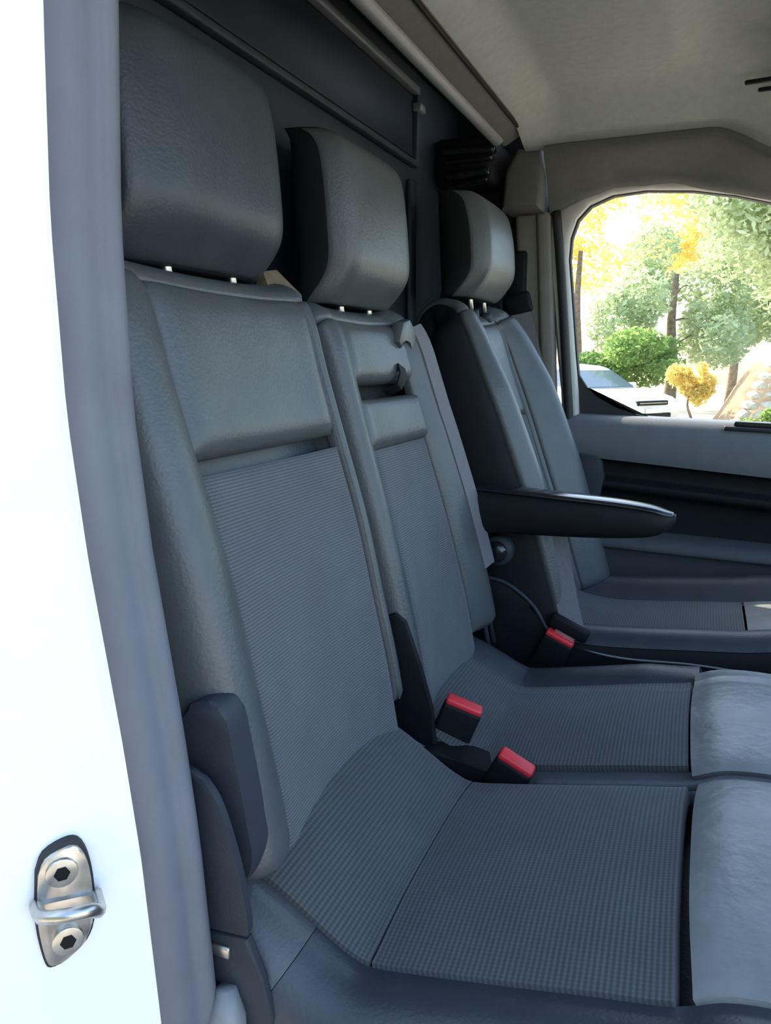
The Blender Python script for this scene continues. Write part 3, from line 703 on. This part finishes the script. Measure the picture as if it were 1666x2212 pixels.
# ---------- driver's seat
ds = empty('driver_seat', (-0.05, 1.62, 0.0))
tag(ds, "driver's seat with armrest, beside the far door", 'seat', 'front row seats')
sp3 = spine_fn([(-0.225, 0.46), (-0.252, 0.54), (-0.290, 0.66), (-0.328, 0.77), (-0.366, 0.88), (-0.405, 0.985), (-0.432, 1.06), (-0.455, 1.09), (-0.49, 1.10), (-0.52, 1.08), (-0.53, 1.03)])
sec3 = [(1.41, -0.13), (1.385, -0.08), (1.385, -0.02), (1.398, 0.026), (1.425, 0.046), (1.455, 0.040), (1.485, 0.012), (1.50, -0.004), (1.62, -0.028), (1.735, -0.004), (1.75, 0.012), (1.78, 0.046), (1.81, 0.056), (1.84, 0.032), (1.852, -0.02), (1.852, -0.08), (1.83, -0.13)]
n3 = len(sec3) - 1
T3 = lambda i: i / n3
k3 = lambda s: interp([(0, 1.0), (0.3, 1.15), (0.45, 1.0), (0.60, 0.55), (0.75, 0.35), (1, 0.3)], s)
yk3 = lambda y, s: 1.62 + (y - 1.62) * interp([(0, 1.0), (0.45, 1.0), (0.62, 0.92), (0.72, 0.80), (0.85, 0.72), (1, 0.7)], s)
S3 = surf(sp3, sec3, k3, yk3)
z3 = s_at(sp3, 0.885)
br3 = backrest_core('backrest', 0.035, 1.42, 1.825, [(-0.225, 0.44), (-0.290, 0.66), (-0.366, 0.88), (-0.41, 1.0)], 0.07, 'black', ds)
panel('backrest_cloth', S3, T3(7), T3(9), 0.02, z3, 24, 40, 'cloth', br3, 0.005, 0.016, 0.02)
panel('backrest_upper_panel', S3, T3(7), T3(9), z3, 0.66, 24, 24, 'leather', br3, 0.008, 0.02, 0.02)
panel('backrest_top', S3, T3(2.8), T3(14), 0.66, 1.0, 44, 18, 'leather', br3, 0.004, 0.015, 0.012)
panel('inner_bolster', S3, T3(2.8), T3(7), 0.03, 0.66, 30, 60, 'leather', br3, 0.006, 0.016, 0.012)
panel('outer_bolster', S3, T3(9), T3(14), 0.03, 0.66, 30, 60, 'leather', br3, 0.006, 0.016, 0.012)
panel('backrest_side', S3, T3(0), T3(2.8), 0.03, 1.0, 14, 60, 'black', br3, 0.002, 0.01, 0.012)
panel('backrest_side', S3, T3(14), T3(16), 0.03, 1.0, 10, 60, 'black', br3, 0.002, 0.01, 0.012)
headrest('headrest', 1.650, 0.125, -0.408, 1.125, 1.335, 0.11, ds, 'leather', 'black', 0.06, 0.86)
spe = spine_fn([(-0.27, 0.475), (-0.22, 0.462), (-0.16, 0.455), (-0.08, 0.460), (0.02, 0.470), (0.10, 0.478), (0.15, 0.486), (0.22, 0.490), (0.28, 0.475), (0.31, 0.43), (0.30, 0.37)])
speu = upn(spe)
sece = [(1.405, -0.08), (1.392, -0.03), (1.395, 0.012), (1.412, 0.038), (1.435, 0.044), (1.46, 0.032), (1.485, 0.006), (1.50, 0.0), (1.62, 0.004), (1.735, 0.0), (1.752, 0.008), (1.785, 0.040), (1.81, 0.044), (1.838, 0.02), (1.845, -0.03), (1.835, -0.08)]
ne = len(sece) - 1
Te = lambda i: i / ne
ke = lambda s: interp([(0, 0.7), (0.2, 1.0), (0.65, 1.0), (0.8, 0.55), (1, 0.3)], s)
Se = surf(speu, sece, ke)
xe = s_atx(speu, 0.105)
cu3 = cushion_core('cushion', 1.41, 1.825, [(-0.26, 0.47), (-0.2, 0.456), (-0.1, 0.456), (0.02, 0.468), (0.15, 0.48), (0.27, 0.47)], 0.10, 'leather_dark', ds)
panel('cushion_cloth', Se, Te(7), Te(9), 0.0, xe, 24, 36, 'cloth_seat', cu3, 0.005, 0.016, 0.02)
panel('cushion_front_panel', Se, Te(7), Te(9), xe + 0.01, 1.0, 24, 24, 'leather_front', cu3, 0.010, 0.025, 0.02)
panel('cushion_inner_bolster', Se, Te(2.4), Te(7), 0.03, 1.0, 30, 50, 'leather_dark', cu3, 0.005, 0.014, 0.012)
panel('cushion_side', Se, Te(0), Te(2.4), 0.03, 1.0, 12, 50, 'black', cu3, 0.002, 0.01, 0.012)
panel('cushion_outer_bolster', Se, Te(9), Te(15), 0.03, 1.0, 36, 50, 'leather_dark', cu3, 0.005, 0.014, 0.012)
va = extrude_poly('side_valance', [(-0.36, 0.30), (-0.40, 0.47), (-0.395, 0.56), (-0.365, 0.60), (-0.32, 0.59), (-0.27, 0.555), (-0.235, 0.505), (-0.20, 0.478), (-0.10, 0.470), (0.02, 0.476), (0.14, 0.470), (0.26, 0.445), (0.31, 0.40), (0.30, 0.24), (-0.2, 0.22)], 'y', 1.372, 1.400, 'black', ds, 0.008)
tube('valance_highlight', cr([(-0.20, 1.374, 0.482), (-0.10, 1.374, 0.475), (0.02, 1.374, 0.481), (0.14, 1.374, 0.475), (0.26, 1.374, 0.45)], 30), 0.002, 'bezel', va, 6)  # pale bead painting in the bright line on the plastic edge
tube('valance_highlight', cr([(-0.365, 1.372, 0.600), (-0.32, 1.372, 0.592), (-0.27, 1.372, 0.557), (-0.235, 1.372, 0.507), (-0.20, 1.372, 0.48)], 30), 0.004, 'slate', va, 6)  # lighter bead painting in the highlight arc on the cover edge
kn = tube('recline_knob', [(-0.335, 1.375, 0.655), (-0.335, 1.355, 0.655)], [0.030, 0.027], 'slate', ds, 20)
tube('knob_cap', [(-0.335, 1.356, 0.655), (-0.335, 1.350, 0.655)], [0.020, 0.018], 'black_gloss', kn, 16)
span('seat_base', (-0.26, 1.42, 0.0), (0.22, 1.82, 0.36), 'black', ds, 0.01)
# armrest hinged on the inner side of the backrest
ar = empty('tmp'); bpy.data.objects.remove(ar)
AR = [(-0.40, 0.775, 0.041, 0.028), (-0.37, 0.778, 0.043, 0.034), (-0.30, 0.775, 0.040, 0.036), (-0.20, 0.770, 0.036, 0.036), (-0.12, 0.765, 0.031, 0.034), (-0.07, 0.759, 0.025, 0.030), (-0.045, 0.752, 0.016, 0.024), (-0.030, 0.748, 0.006, 0.012)]
vs_, fs = [], []
ARs = cr([Vector((a[0], a[1], a[2])) for a in AR], 28); ARw = cr([Vector((a[3], 0, 0)) for a in AR], 28)
ns_ = 16
for p, wv_ in zip(ARs, ARw):
    hh = max(0.004, p.z); ww = max(0.006, wv_.x)
    for k in range(ns_):
        an = 2 * math.pi * k / ns_; c, s_ = math.cos(an), math.sin(an)
        cc = math.copysign(abs(c) ** 0.6, c); ss = math.copysign(abs(s_) ** 0.6, s_)
        vs_.append((p.x, 1.350 + ww * cc, p.y - hh + hh * ss))
for i in range(28):
    for k in range(ns_): fs.append((i * ns_ + k, i * ns_ + (k + 1) % ns_, (i + 1) * ns_ + (k + 1) % ns_, (i + 1) * ns_ + k))
fs.append(tuple(range(ns_))); fs.append(tuple(28 * ns_ + k for k in range(ns_)))
arm = pyd('armrest', vs_, fs, 'black', ds)
tag(arm, 'black padded armrest')
vt, ft = [], []
for p, wv_ in zip(ARs[1:-1], ARw[1:-1]):
    ww = max(0.006, wv_.x)
    for k in range(9):
        a = -1 + k / 4; vt.append((p.x, 1.350 + a * ww * 0.92, p.y - 0.004 + 0.007 * math.sqrt(max(0, 1 - a * a * 0.95))))
for i in range(len(ARs) - 3):
    for k in range(8): ft.append((i * 9 + k, i * 9 + k + 1, (i + 1) * 9 + k + 1, (i + 1) * 9 + k))
pyd('armrest_pad', vt, ft, 'black_gloss', arm).modifiers.new('sol', 'SOLIDIFY').thickness = 0.003
tube('armrest_pivot', [(-0.385, 1.36, 0.74), (-0.385, 1.40, 0.74)], 0.022, 'black', arm, 14)

# ================================================================== seat belts and buckles
def buckle(label, o, wdir, updir, width, body, stalk_to, group='seat belt buckles'):
    """housing with a slanted red press button on top and a stalk"""
    o = Vector(o); wd = Vector(wdir).normalized(); ud = Vector(updir); ud = (ud - wd * ud.dot(wd)).normalized(); td = wd.cross(ud)
    e = empty('seat_belt_buckle', tuple(o - ud * body)); tag(e, label, 'buckle', group)
    rot = Matrix((wd, td, ud)).transposed()
    box('housing', o - ud * body * 0.5, (width, 0.024, body), 'black', e, rot, 0.005, 3)
    b = box('release_button', o + ud * 0.003, (width * 0.96, 0.021, 0.011), 'red', e, rot, 0.004, 3)
    tag(b, 'red press button')
    strap('stalk', [o - ud * (body * 0.9), Vector(stalk_to)], wd, width * 0.7, 0.008, 'black', e)
    return e
buckle('upright buckle with red button between the near and middle backrests', (-0.288, 0.995, 0.514), (0.052, 0.012, -0.020), (-0.10, -0.10, 1), 0.056, 0.125, (-0.31, 0.975, 0.40))
buckle('low tilted buckle with red button between the two passenger cushions', (-0.197, 0.934, 0.476), (0.046, 0.0, -0.022), (0.25, -0.15, 1), 0.052, 0.05, (-0.24, 0.934, 0.40))
buckle("small fastened buckle with red button beside the driver's cushion", (-0.215, 1.362, 0.500), (0.055, 0.0, -0.024), (0.1, -0.1, 1), 0.056, 0.09, (-0.245, 1.36, 0.38))
# middle seat belt lying on the far bolster
pth = []
for k in range(25):
    s = lerp(0.69, 0.22, k / 24); pth.append(S2(T2(10.4), s) + Vector((0.012, 0.004, 0.0)))
mb = strap('seat_belt', pth, (0.25, 1, 0), 0.036, 0.003, 'strap')
tag(mb, "grey belt strap running down the middle seat's far bolster", 'seat belt', 'seat belts')
# driver's belt: upper anchor on the pillar, webbing down to the buckle side
db = empty('seat_belt', (-0.43, 1.93, 1.2)); tag(db, "driver's belt with black upper anchor on the far pillar", 'seat belt', 'seat belts')
span('height_adjuster', (-0.468, 1.925, 1.10), (-0.425, 1.948, 1.262), 'black', db, 0.006)
box('anchor_ring', (-0.435, 1.905, 1.135), (0.065, 0.02, 0.05), 'black', db, Matrix.Rotation(R(-15), 3, 'Y'), 0.008, 3)
bp = [Vector((-0.43, 1.90, 1.12)), Vector((-0.405, 1.90, 1.04)), Vector((-0.375, 1.898, 0.92)), Vector((-0.355, 1.897, 0.80)), Vector((-0.345, 1.895, 0.60)), Vector((-0.34, 1.893, 0.30))]
strap('webbing', cr(bp, 24), (1, 0.1, 0.25), 0.046, 0.002, 'strap', db)
strap('lap_strap', cr([(-0.195, 1.385, 0.515), (-0.21, 1.40, 0.56), (-0.225, 1.408, 0.62), (-0.245, 1.412, 0.70)], 16), (0.9, 0.3, 0.2), 0.04, 0.002, 'strap', db)
box('tongue', (-0.200, 1.372, 0.520), (0.075, 0.02, 0.026), 'black', db, Matrix.Rotation(R(24), 3, 'Y'), 0.006, 3)
box('tongue_plate', (-0.206, 1.366, 0.507), (0.04, 0.004, 0.012), 'steel', db, Matrix.Rotation(R(24), 3, 'Y'), 0.001)
# near seat lower belt anchor beside the cushion, by the pillar
na = empty('belt_anchor', (-0.365, 0.50, 0.45)); tag(na, 'dark belt anchor cover low between the near seat and the pillar', 'belt anchor')
oc = [(-0.398, 0.655), (-0.380, 0.652), (-0.362, 0.632), (-0.350, 0.60), (-0.340, 0.56), (-0.334, 0.52), (-0.336, 0.505), (-0.40, 0.50)]
extrude_poly('anchor_cover', [(p.x, p.y) for p in cr(oc[:-1], 24)] + [oc[-1]], 'y', 0.498, 0.506, 'slate', na, 0.003)
extrude_poly('lower_cover', [(-0.375, 0.50), (-0.335, 0.505), (-0.322, 0.47), (-0.312, 0.43), (-0.32, 0.36), (-0.375, 0.36)], 'y', 0.497, 0.507, 'slate', na, 0.003)
box('anchor_bolt', (-0.362, 0.496, 0.487), (0.02, 0.006, 0.012), 'steel', na, None, 0.002)
tube('sill_glint', [(-0.355, 0.492, 0.455), (-0.352, 0.487, 0.43), (-0.350, 0.487, 0.37)], [0.009, 0.017, 0.016], 'bezel', na, 12)  # pale lump painting in a glint on the sill trim
# scrap of tan cloth on the shoulder between the headrests
ts = pyd('cloth_scrap', [(a - 0.005, b, c + 0.022) for a, b, c in [(-0.535, 0.915, 1.068), (-0.515, 0.965, 1.064), (-0.53, 0.99, 1.07), (-0.548, 0.955, 1.10), (-0.552, 0.925, 1.095), (-0.57, 0.92, 1.066), (-0.56, 0.985, 1.066), (-0.575, 0.95, 1.09)]],
         [(0, 1, 3, 4), (1, 2, 3), (5, 7, 6), (0, 5, 6, 2, 1), (4, 7, 5, 0), (3, 7, 4), (2, 6, 7, 3)], 'tan', None, False)
tag(ts, 'small tan scrap of cloth on the seat shoulder between two headrests', 'cloth')

# sun visor folded flat at the front of the headliner
sv = empty('sun_visor', (0.15, 1.60, 1.53)); tag(sv, 'grey folded visor at the headliner edge, top right corner', 'sun visor')
box('visor_pad', (0.195, 1.60, 1.514), (0.20, 0.36, 0.022), 'headliner', sv, Matrix.Rotation(R(6), 3, 'Y'), 0.009, 3)
box('visor_slot', (0.10, 1.70, 1.511), (0.15, 0.010, 0.008), 'black', sv, Matrix.Rotation(R(-6), 3, 'Z'), 0.003)
box('visor_slot', (0.11, 1.735, 1.505), (0.12, 0.008, 0.008), 'black', sv, Matrix.Rotation(R(-4), 3, 'Z'), 0.003)

# ================================================================== outside
GZ = -0.62
def groundf(u, v):
    x = lerp(-45, 45, u); y = lerp(-30, 60, v)
    z = GZ + 0.05 * math.sin(x * 0.7) * math.sin(y * 0.5) * (1 if abs(y) > 4 or abs(x) > 4 else 0.2)
    return Vector((x, y, z))
tag(grid('ground', groundf, 60, 60, 'ground'), kind='structure')

# unseen dark slope, added to cut the light from the passenger side
def slope(u, v):
    x = lerp(-32, 6, u); y = lerp(-3.2, -13, v)
    k = sm(0, 0.55, v) * (1 - sm(1.5, 6.0, x))
    return Vector((x, y, GZ - 0.08 + 5.2 * k + (0.25 * math.sin(x * 2.1 + y) + 0.2 * math.sin(x * 4.7 - y * 3.1)) * k))
tag(grid('added_slope', slope, 80, 30, 'slope_dark'), kind='structure')

def leaves(name, blobs, n, size, mat, parent, flat=0.6):
    """foliage: separate leaf blades scattered in a set of ellipsoid clumps"""
    vs_, fs = [], []
    tot = sum(b[3] * b[4] * b[5] for b in blobs)
    for bx_, by_, bz_, rx, ry, rz in blobs:
        for _ in range(int(n * rx * ry * rz / tot)):
            th = random.uniform(0, 2 * math.pi); cz = random.uniform(-1, 1); rr_ = random.uniform(0.25, 1.0) ** 0.5
            q = math.sqrt(1 - cz * cz)
            c = Vector((bx_ + rx * rr_ * q * math.cos(th), by_ + ry * rr_ * q * math.sin(th), bz_ + rz * rr_ * cz))
            d = Vector((random.gauss(0, 1), random.gauss(0, 1), random.gauss(0, flat))).normalized()
            e = d.cross(Vector((random.gauss(0, 1), random.gauss(0, 1), random.gauss(0, 1)))).normalized()
            s = size * random.uniform(0.6, 1.4); k = len(vs_)
            vs_ += [c - d * s, c + e * s * 0.42, c + d * s, c - e * s * 0.42]; fs.append((k, k + 1, k + 2, k + 3))
    me = bpy.data.meshes.new(name); me.from_pydata([tuple(v) for v in vs_], [], fs); me.update()
    o = link(name, me, mat, parent, False); o['kind'] = 'stuff'
    return o
def tree(name, label, x, y, h, trunk_r, blobs, n, size, mat, seed, group='trees beyond the far window', lean=(0, 0)):
    random.seed(seed)
    e = empty(name, (x, y, GZ)); tag(e, label, 'tree' if 'tree' in name else 'shrub', group)
    top = Vector((x + lean[0], y + lean[1], GZ + h * 0.62))
    tp = cr([(x, y, GZ - 0.05), (x + lean[0] * .2 + 0.06, y, GZ + h * 0.2), (x + lean[0] * .6 - 0.05, y + lean[1] * .5, GZ + h * 0.42), tuple(top)], 12)
    tube('trunk', tp, [trunk_r * (1 - 0.05 * i) for i in range(13)], 'bark', e, 8)
    for b in (blobs[:4] if 'golden' not in name else []):
        c = Vector((b[0], b[1], b[2])); a = tp[random.randint(6, 11)]
        tube('branch', cr([tuple(a), tuple((a + c) / 2 + Vector((0, 0, 0.15))), tuple(c)], 6), [trunk_r * 0.16 * (1 - 0.1 * i) for i in range(7)], 'bark', e, 6)
    leaves('foliage', blobs, n, size, mat, e)
    return e
def blobset(cx, cy, cz, rx, ry, rz, k, seed):
    random.seed(seed); out = []
    for _ in range(k):
        a = random.uniform(0, 6.28); q = random.uniform(0.2, 1) ** 0.5
        s = random.uniform(0.32, 0.55)
        out.append((cx + rx * q * math.cos(a), cy + ry * q * math.sin(a), cz + rz * random.uniform(-1, 1) * (1 - 0.4 * q), rx * s, ry * s, rz * s))
    return out
tree('olive_tree', 'grey-green olive tree filling the right part of the far window', 1.9, 15.5, 6.0, 0.22, blobset(1.75, 15.5, 2.9, 1.9, 1.7, 2.1, 18, 3), 30000, 0.075, 'leaf_olive', 5)
tree('olive_tree', 'pale olive tree behind the white car, in the middle of the window', -1.0, 24.0, 6.5, 0.2, blobset(-0.9, 24.0, 2.7, 1.9, 1.6, 2.0, 12, 8), 12000, 0.09, 'leaf_olive', 6)
tree('golden_tree', 'golden backlit tree at the top left of the far window', -4.6, 30.0, 9.0, 0.2, blobset(-3.3, 30.0, 6.0, 3.4, 1.8, 2.2, 11, 12), 8500, 0.11, 'leaf_gold', 7)
tree('golden_tree', 'yellow backlit tree behind the olive trees, top middle of the window', 0.9, 34.0, 10.5, 0.2, blobset(0.4, 34.0, 6.4, 3.2, 1.8, 2.4, 11, 14), 9000, 0.12, 'leaf_gold', 9)
tree('green_shrub', 'bright green shrub just above and behind the white car', -2.0, 22.0, 3.0, 0.08, blobset(-1.9, 21.6, 1.0, 1.5, 0.9, 0.75, 12, 21), 9000, 0.07, 'leaf_green', 10, 'shrubs beyond the far window')
tree('golden_shrub', 'sunlit yellow shrub in front of the car bonnet', -0.30, 18.2, 1.6, 0.04, blobset(-0.32, 18.2, 0.45, 0.40, 0.35, 0.5, 8, 22), 2400, 0.06, 'leaf_gold', 11, 'shrubs beyond the far window')
tree('green_shrub', 'low green shrub among the pale stones at right', 1.15, 17.4, 1.0, 0.04, blobset(1.15, 17.3, -0.1, 0.4, 0.35, 0.30, 6, 23), 2200, 0.05, 'leaf_green', 12, 'shrubs beyond the far window')
tree('olive_tree', 'olive tree left of the white car, mostly hidden by the door frame', -6.6, 24.0, 6.5, 0.2, blobset(-6.6, 24.0, 2.6, 1.9, 1.6, 2.2, 10, 31), 7000, 0.09, 'leaf_olive', 16)

tree('olive_tree', 'olive tree standing behind the earth bank at the right edge of the window', 3.2, 27.0, 6.5, 0.2, blobset(2.6, 27.0, 2.6, 2.2, 1.6, 2.0, 12, 41), 12000, 0.10, 'leaf_olive', 17)
# earth bank and rubble stones on it
def bankf(u, v):
    x = lerp(0.22, 7.0, u); y = lerp(18.7, 22.5, v)
    k = sm(0, 0.6, v) * sm(0.0, 1.2, x) 
    return Vector((x, y, GZ - 0.03 + 1.55 * k + 0.07 * math.sin(x * 5 + y * 3) * k))
tag(grid('earth_bank', bankf, 40, 24, 'bank'), 'brown earth bank rising right of the white car', 'bank')
rnd = random.Random(4)
sw = empty('rubble_wall', (2.2, 18.2, GZ)); tag(sw, 'pale rubble stone wall at the lower right of the far window', 'wall')
smesh = []
for q in range(5):
    bm = bmesh.new(); bmesh.ops.create_icosphere(bm, subdivisions=1, radius=1)
    for v in bm.verts: v.co = Vector((v.co.x * rnd.uniform(.8, 1.2), v.co.y * rnd.uniform(.8, 1.2), v.co.z * rnd.uniform(.75, 1.1)))
    me = bpy.data.meshes.new('stone'); bm.to_mesh(me); bm.free(); me.materials.append(M['stone']); smesh.append(me)
for row in range(8):
    xq = 0.42 + row * 0.09
    while xq < 5.2:
        wq = rnd.uniform(0.14, 0.26); hq = rnd.uniform(0.10, 0.14)
        o = bpy.data.objects.new('stone', rnd.choice(smesh)); COL.objects.link(o); o.parent = sw
        o.location = Vector((xq + wq, 18.0 + row * 0.04 + rnd.uniform(-.05, .05), GZ + 0.10 + row * 0.205 + rnd.uniform(-.02, .02))) - sw.location
        o.scale = (wq, 0.18, hq); o.rotation_euler = (rnd.uniform(-.2, .2), rnd.uniform(-.15, .15), rnd.uniform(-.3, .3))
        xq += wq * 2 * 0.97

# white car
def car(x, y, heading):
    e = empty('parked_car', (x, y, GZ), heading); e['_w'] = 1
    tag(e, 'white parked car seen through the far side window', 'car')
    L, Wd = 4.4, 0.90
    lower = [(-2.2, 0.45), (-2.18, 0.85), (-2.1, 1.0), (-1.0, 1.0), (0.55, 0.98), (1.0, 0.99), (1.6, 0.93), (2.05, 0.82), (2.18, 0.70), (2.22, 0.45), (2.15, 0.26), (1.80, 0.24), (1.75, 0.45), (1.6, 0.62), (1.38, 0.69), (1.16, 0.62), (1.01, 0.45), (0.96, 0.24), (-0.96, 0.24), (-1.01, 0.45), (-1.16, 0.62), (-1.38, 0.69), (-1.6, 0.62), (-1.75, 0.45), (-1.80, 0.24), (-2.15, 0.26)]
    def ext(name, pts, y0, y1, mat, par=e, bev=0.0, seg=2): return extrude_poly(name, pts, 'y', y0, y1, mat, par, bev, seg)
    body = ext('body', lower, -Wd, Wd, 'paint', e, 0.07, 3)
    # cabin with tumblehome
    prof = [(-2.0, 0.98), (-1.85, 1.38), (-1.55, 1.50), (-0.6, 1.55), (0.05, 1.50), (0.30, 1.42), (1.05, 0.97)]
    bm = bmesh.new(); a, b = [], []
    for px, pz in prof:
        wdd = lerp(0.86, 0.66, (pz - 0.97) / 0.58); a.append(bm.verts.new((px, -wdd, pz))); b.append(bm.verts.new((px, wdd, pz)))
    bm.faces.new(a); bm.faces.new(b[::-1])
    for i in range(len(prof)): j = (i + 1) % len(prof); bm.faces.new((a[i], a[j], b[j], b[i]))
    bmesh.ops.bevel(bm, geom=list(bm.edges), offset=0.05, segments=2, affect='EDGES')
    sharp(bm_obj('cabin', bm, 'paint', e), 40)
    def quad(name, P, mat, par=e):
        P = [Vector(p) for p in P]; n = (P[1] - P[0]).cross(P[2] - P[0]).normalized() * 0.012; k = len(P)
        return pyd(name, [p - n for p in P] + [p + n for p in P], [tuple(range(k))[::-1], tuple(range(k, 2 * k))] + [(i, (i + 1) % k, k + (i + 1) % k, k + i) for i in range(k)], mat, par, False)
    def wy(z): return lerp(0.86, 0.66, (z - 0.97) / 0.58)
    quad('windscreen', [(0.99, -0.74, 1.02), (0.99, 0.74, 1.02), (0.36, 0.62, 1.395), (0.36, -0.62, 1.395)], 'car_glass')
    for sg in (-1, 1):
        for pts in ([(0.82, 1.03), (0.25, 1.38), (-0.1, 1.43), (-0.1, 1.03)], [(-0.16, 1.03), (-0.16, 1.44), (-0.95, 1.44), (-0.95, 1.03)], [(-1.02, 1.03), (-1.02, 1.43), (-1.5, 1.40), (-1.75, 1.08)]):
            quad('side_window', [(p[0], sg * (wy(p[1]) + 0.004), p[1]) for p in pts], 'car_glass')
        ext('headlamp', [(1.75, 0.86), (2.06, 0.79), (2.17, 0.72), (2.15, 0.66), (1.85, 0.74)], sg * 0.62, sg * 0.905, 'lamp', e, 0.02)
        box('mirror', (0.72, sg * 1.0, 1.05), (0.12, 0.2, 0.13), 'paint', e, None, 0.03)
        box('door_seam', (-0.13, sg * 0.903, 0.68), (0.012, 0.006, 0.6), 'black', e, None, 0)
        box('sill_cladding', (0, sg * 0.885, 0.30), (1.95, 0.06, 0.14), 'tyre', e, None, 0.02)
        for wx in (1.38, -1.38):
            wh = tube('wheel', [(wx, sg * 0.68, 0.34), (wx, sg * 0.70, 0.34), (wx, sg * 0.87, 0.34), (wx, sg * 0.89, 0.34)], [0.31, 0.345, 0.345, 0.31], 'tyre', e, 24)
            tube('rim', [(wx, sg * 0.88, 0.34), (wx, sg * 0.897, 0.34)], [0.22, 0.21], 'steel', wh, 16)
    box('grille', (2.16, 0, 0.70), (0.12, 1.0, 0.10), 'black', e, None, 0.02)
    box('grille_bar', (2.215, 0, 0.70), (0.03, 0.9, 0.022), 'steel', e, None, 0.006)
    box('lower_grille', (2.18, 0, 0.40), (0.12, 1.2, 0.16), 'black', e, None, 0.03)
    box('number_plate', (2.235, 0, 0.53), (0.02, 0.52, 0.11), 'paint', e, None, 0.004)
    box('bumper_lip', (2.16, 0, 0.28), (0.14, 1.6, 0.06), 'tyre', e, None, 0.02)
    return e
car(-2.85, 19.6, R(-36))
for o in bpy.data.objects:
    if '_w' in o: del o['_w']
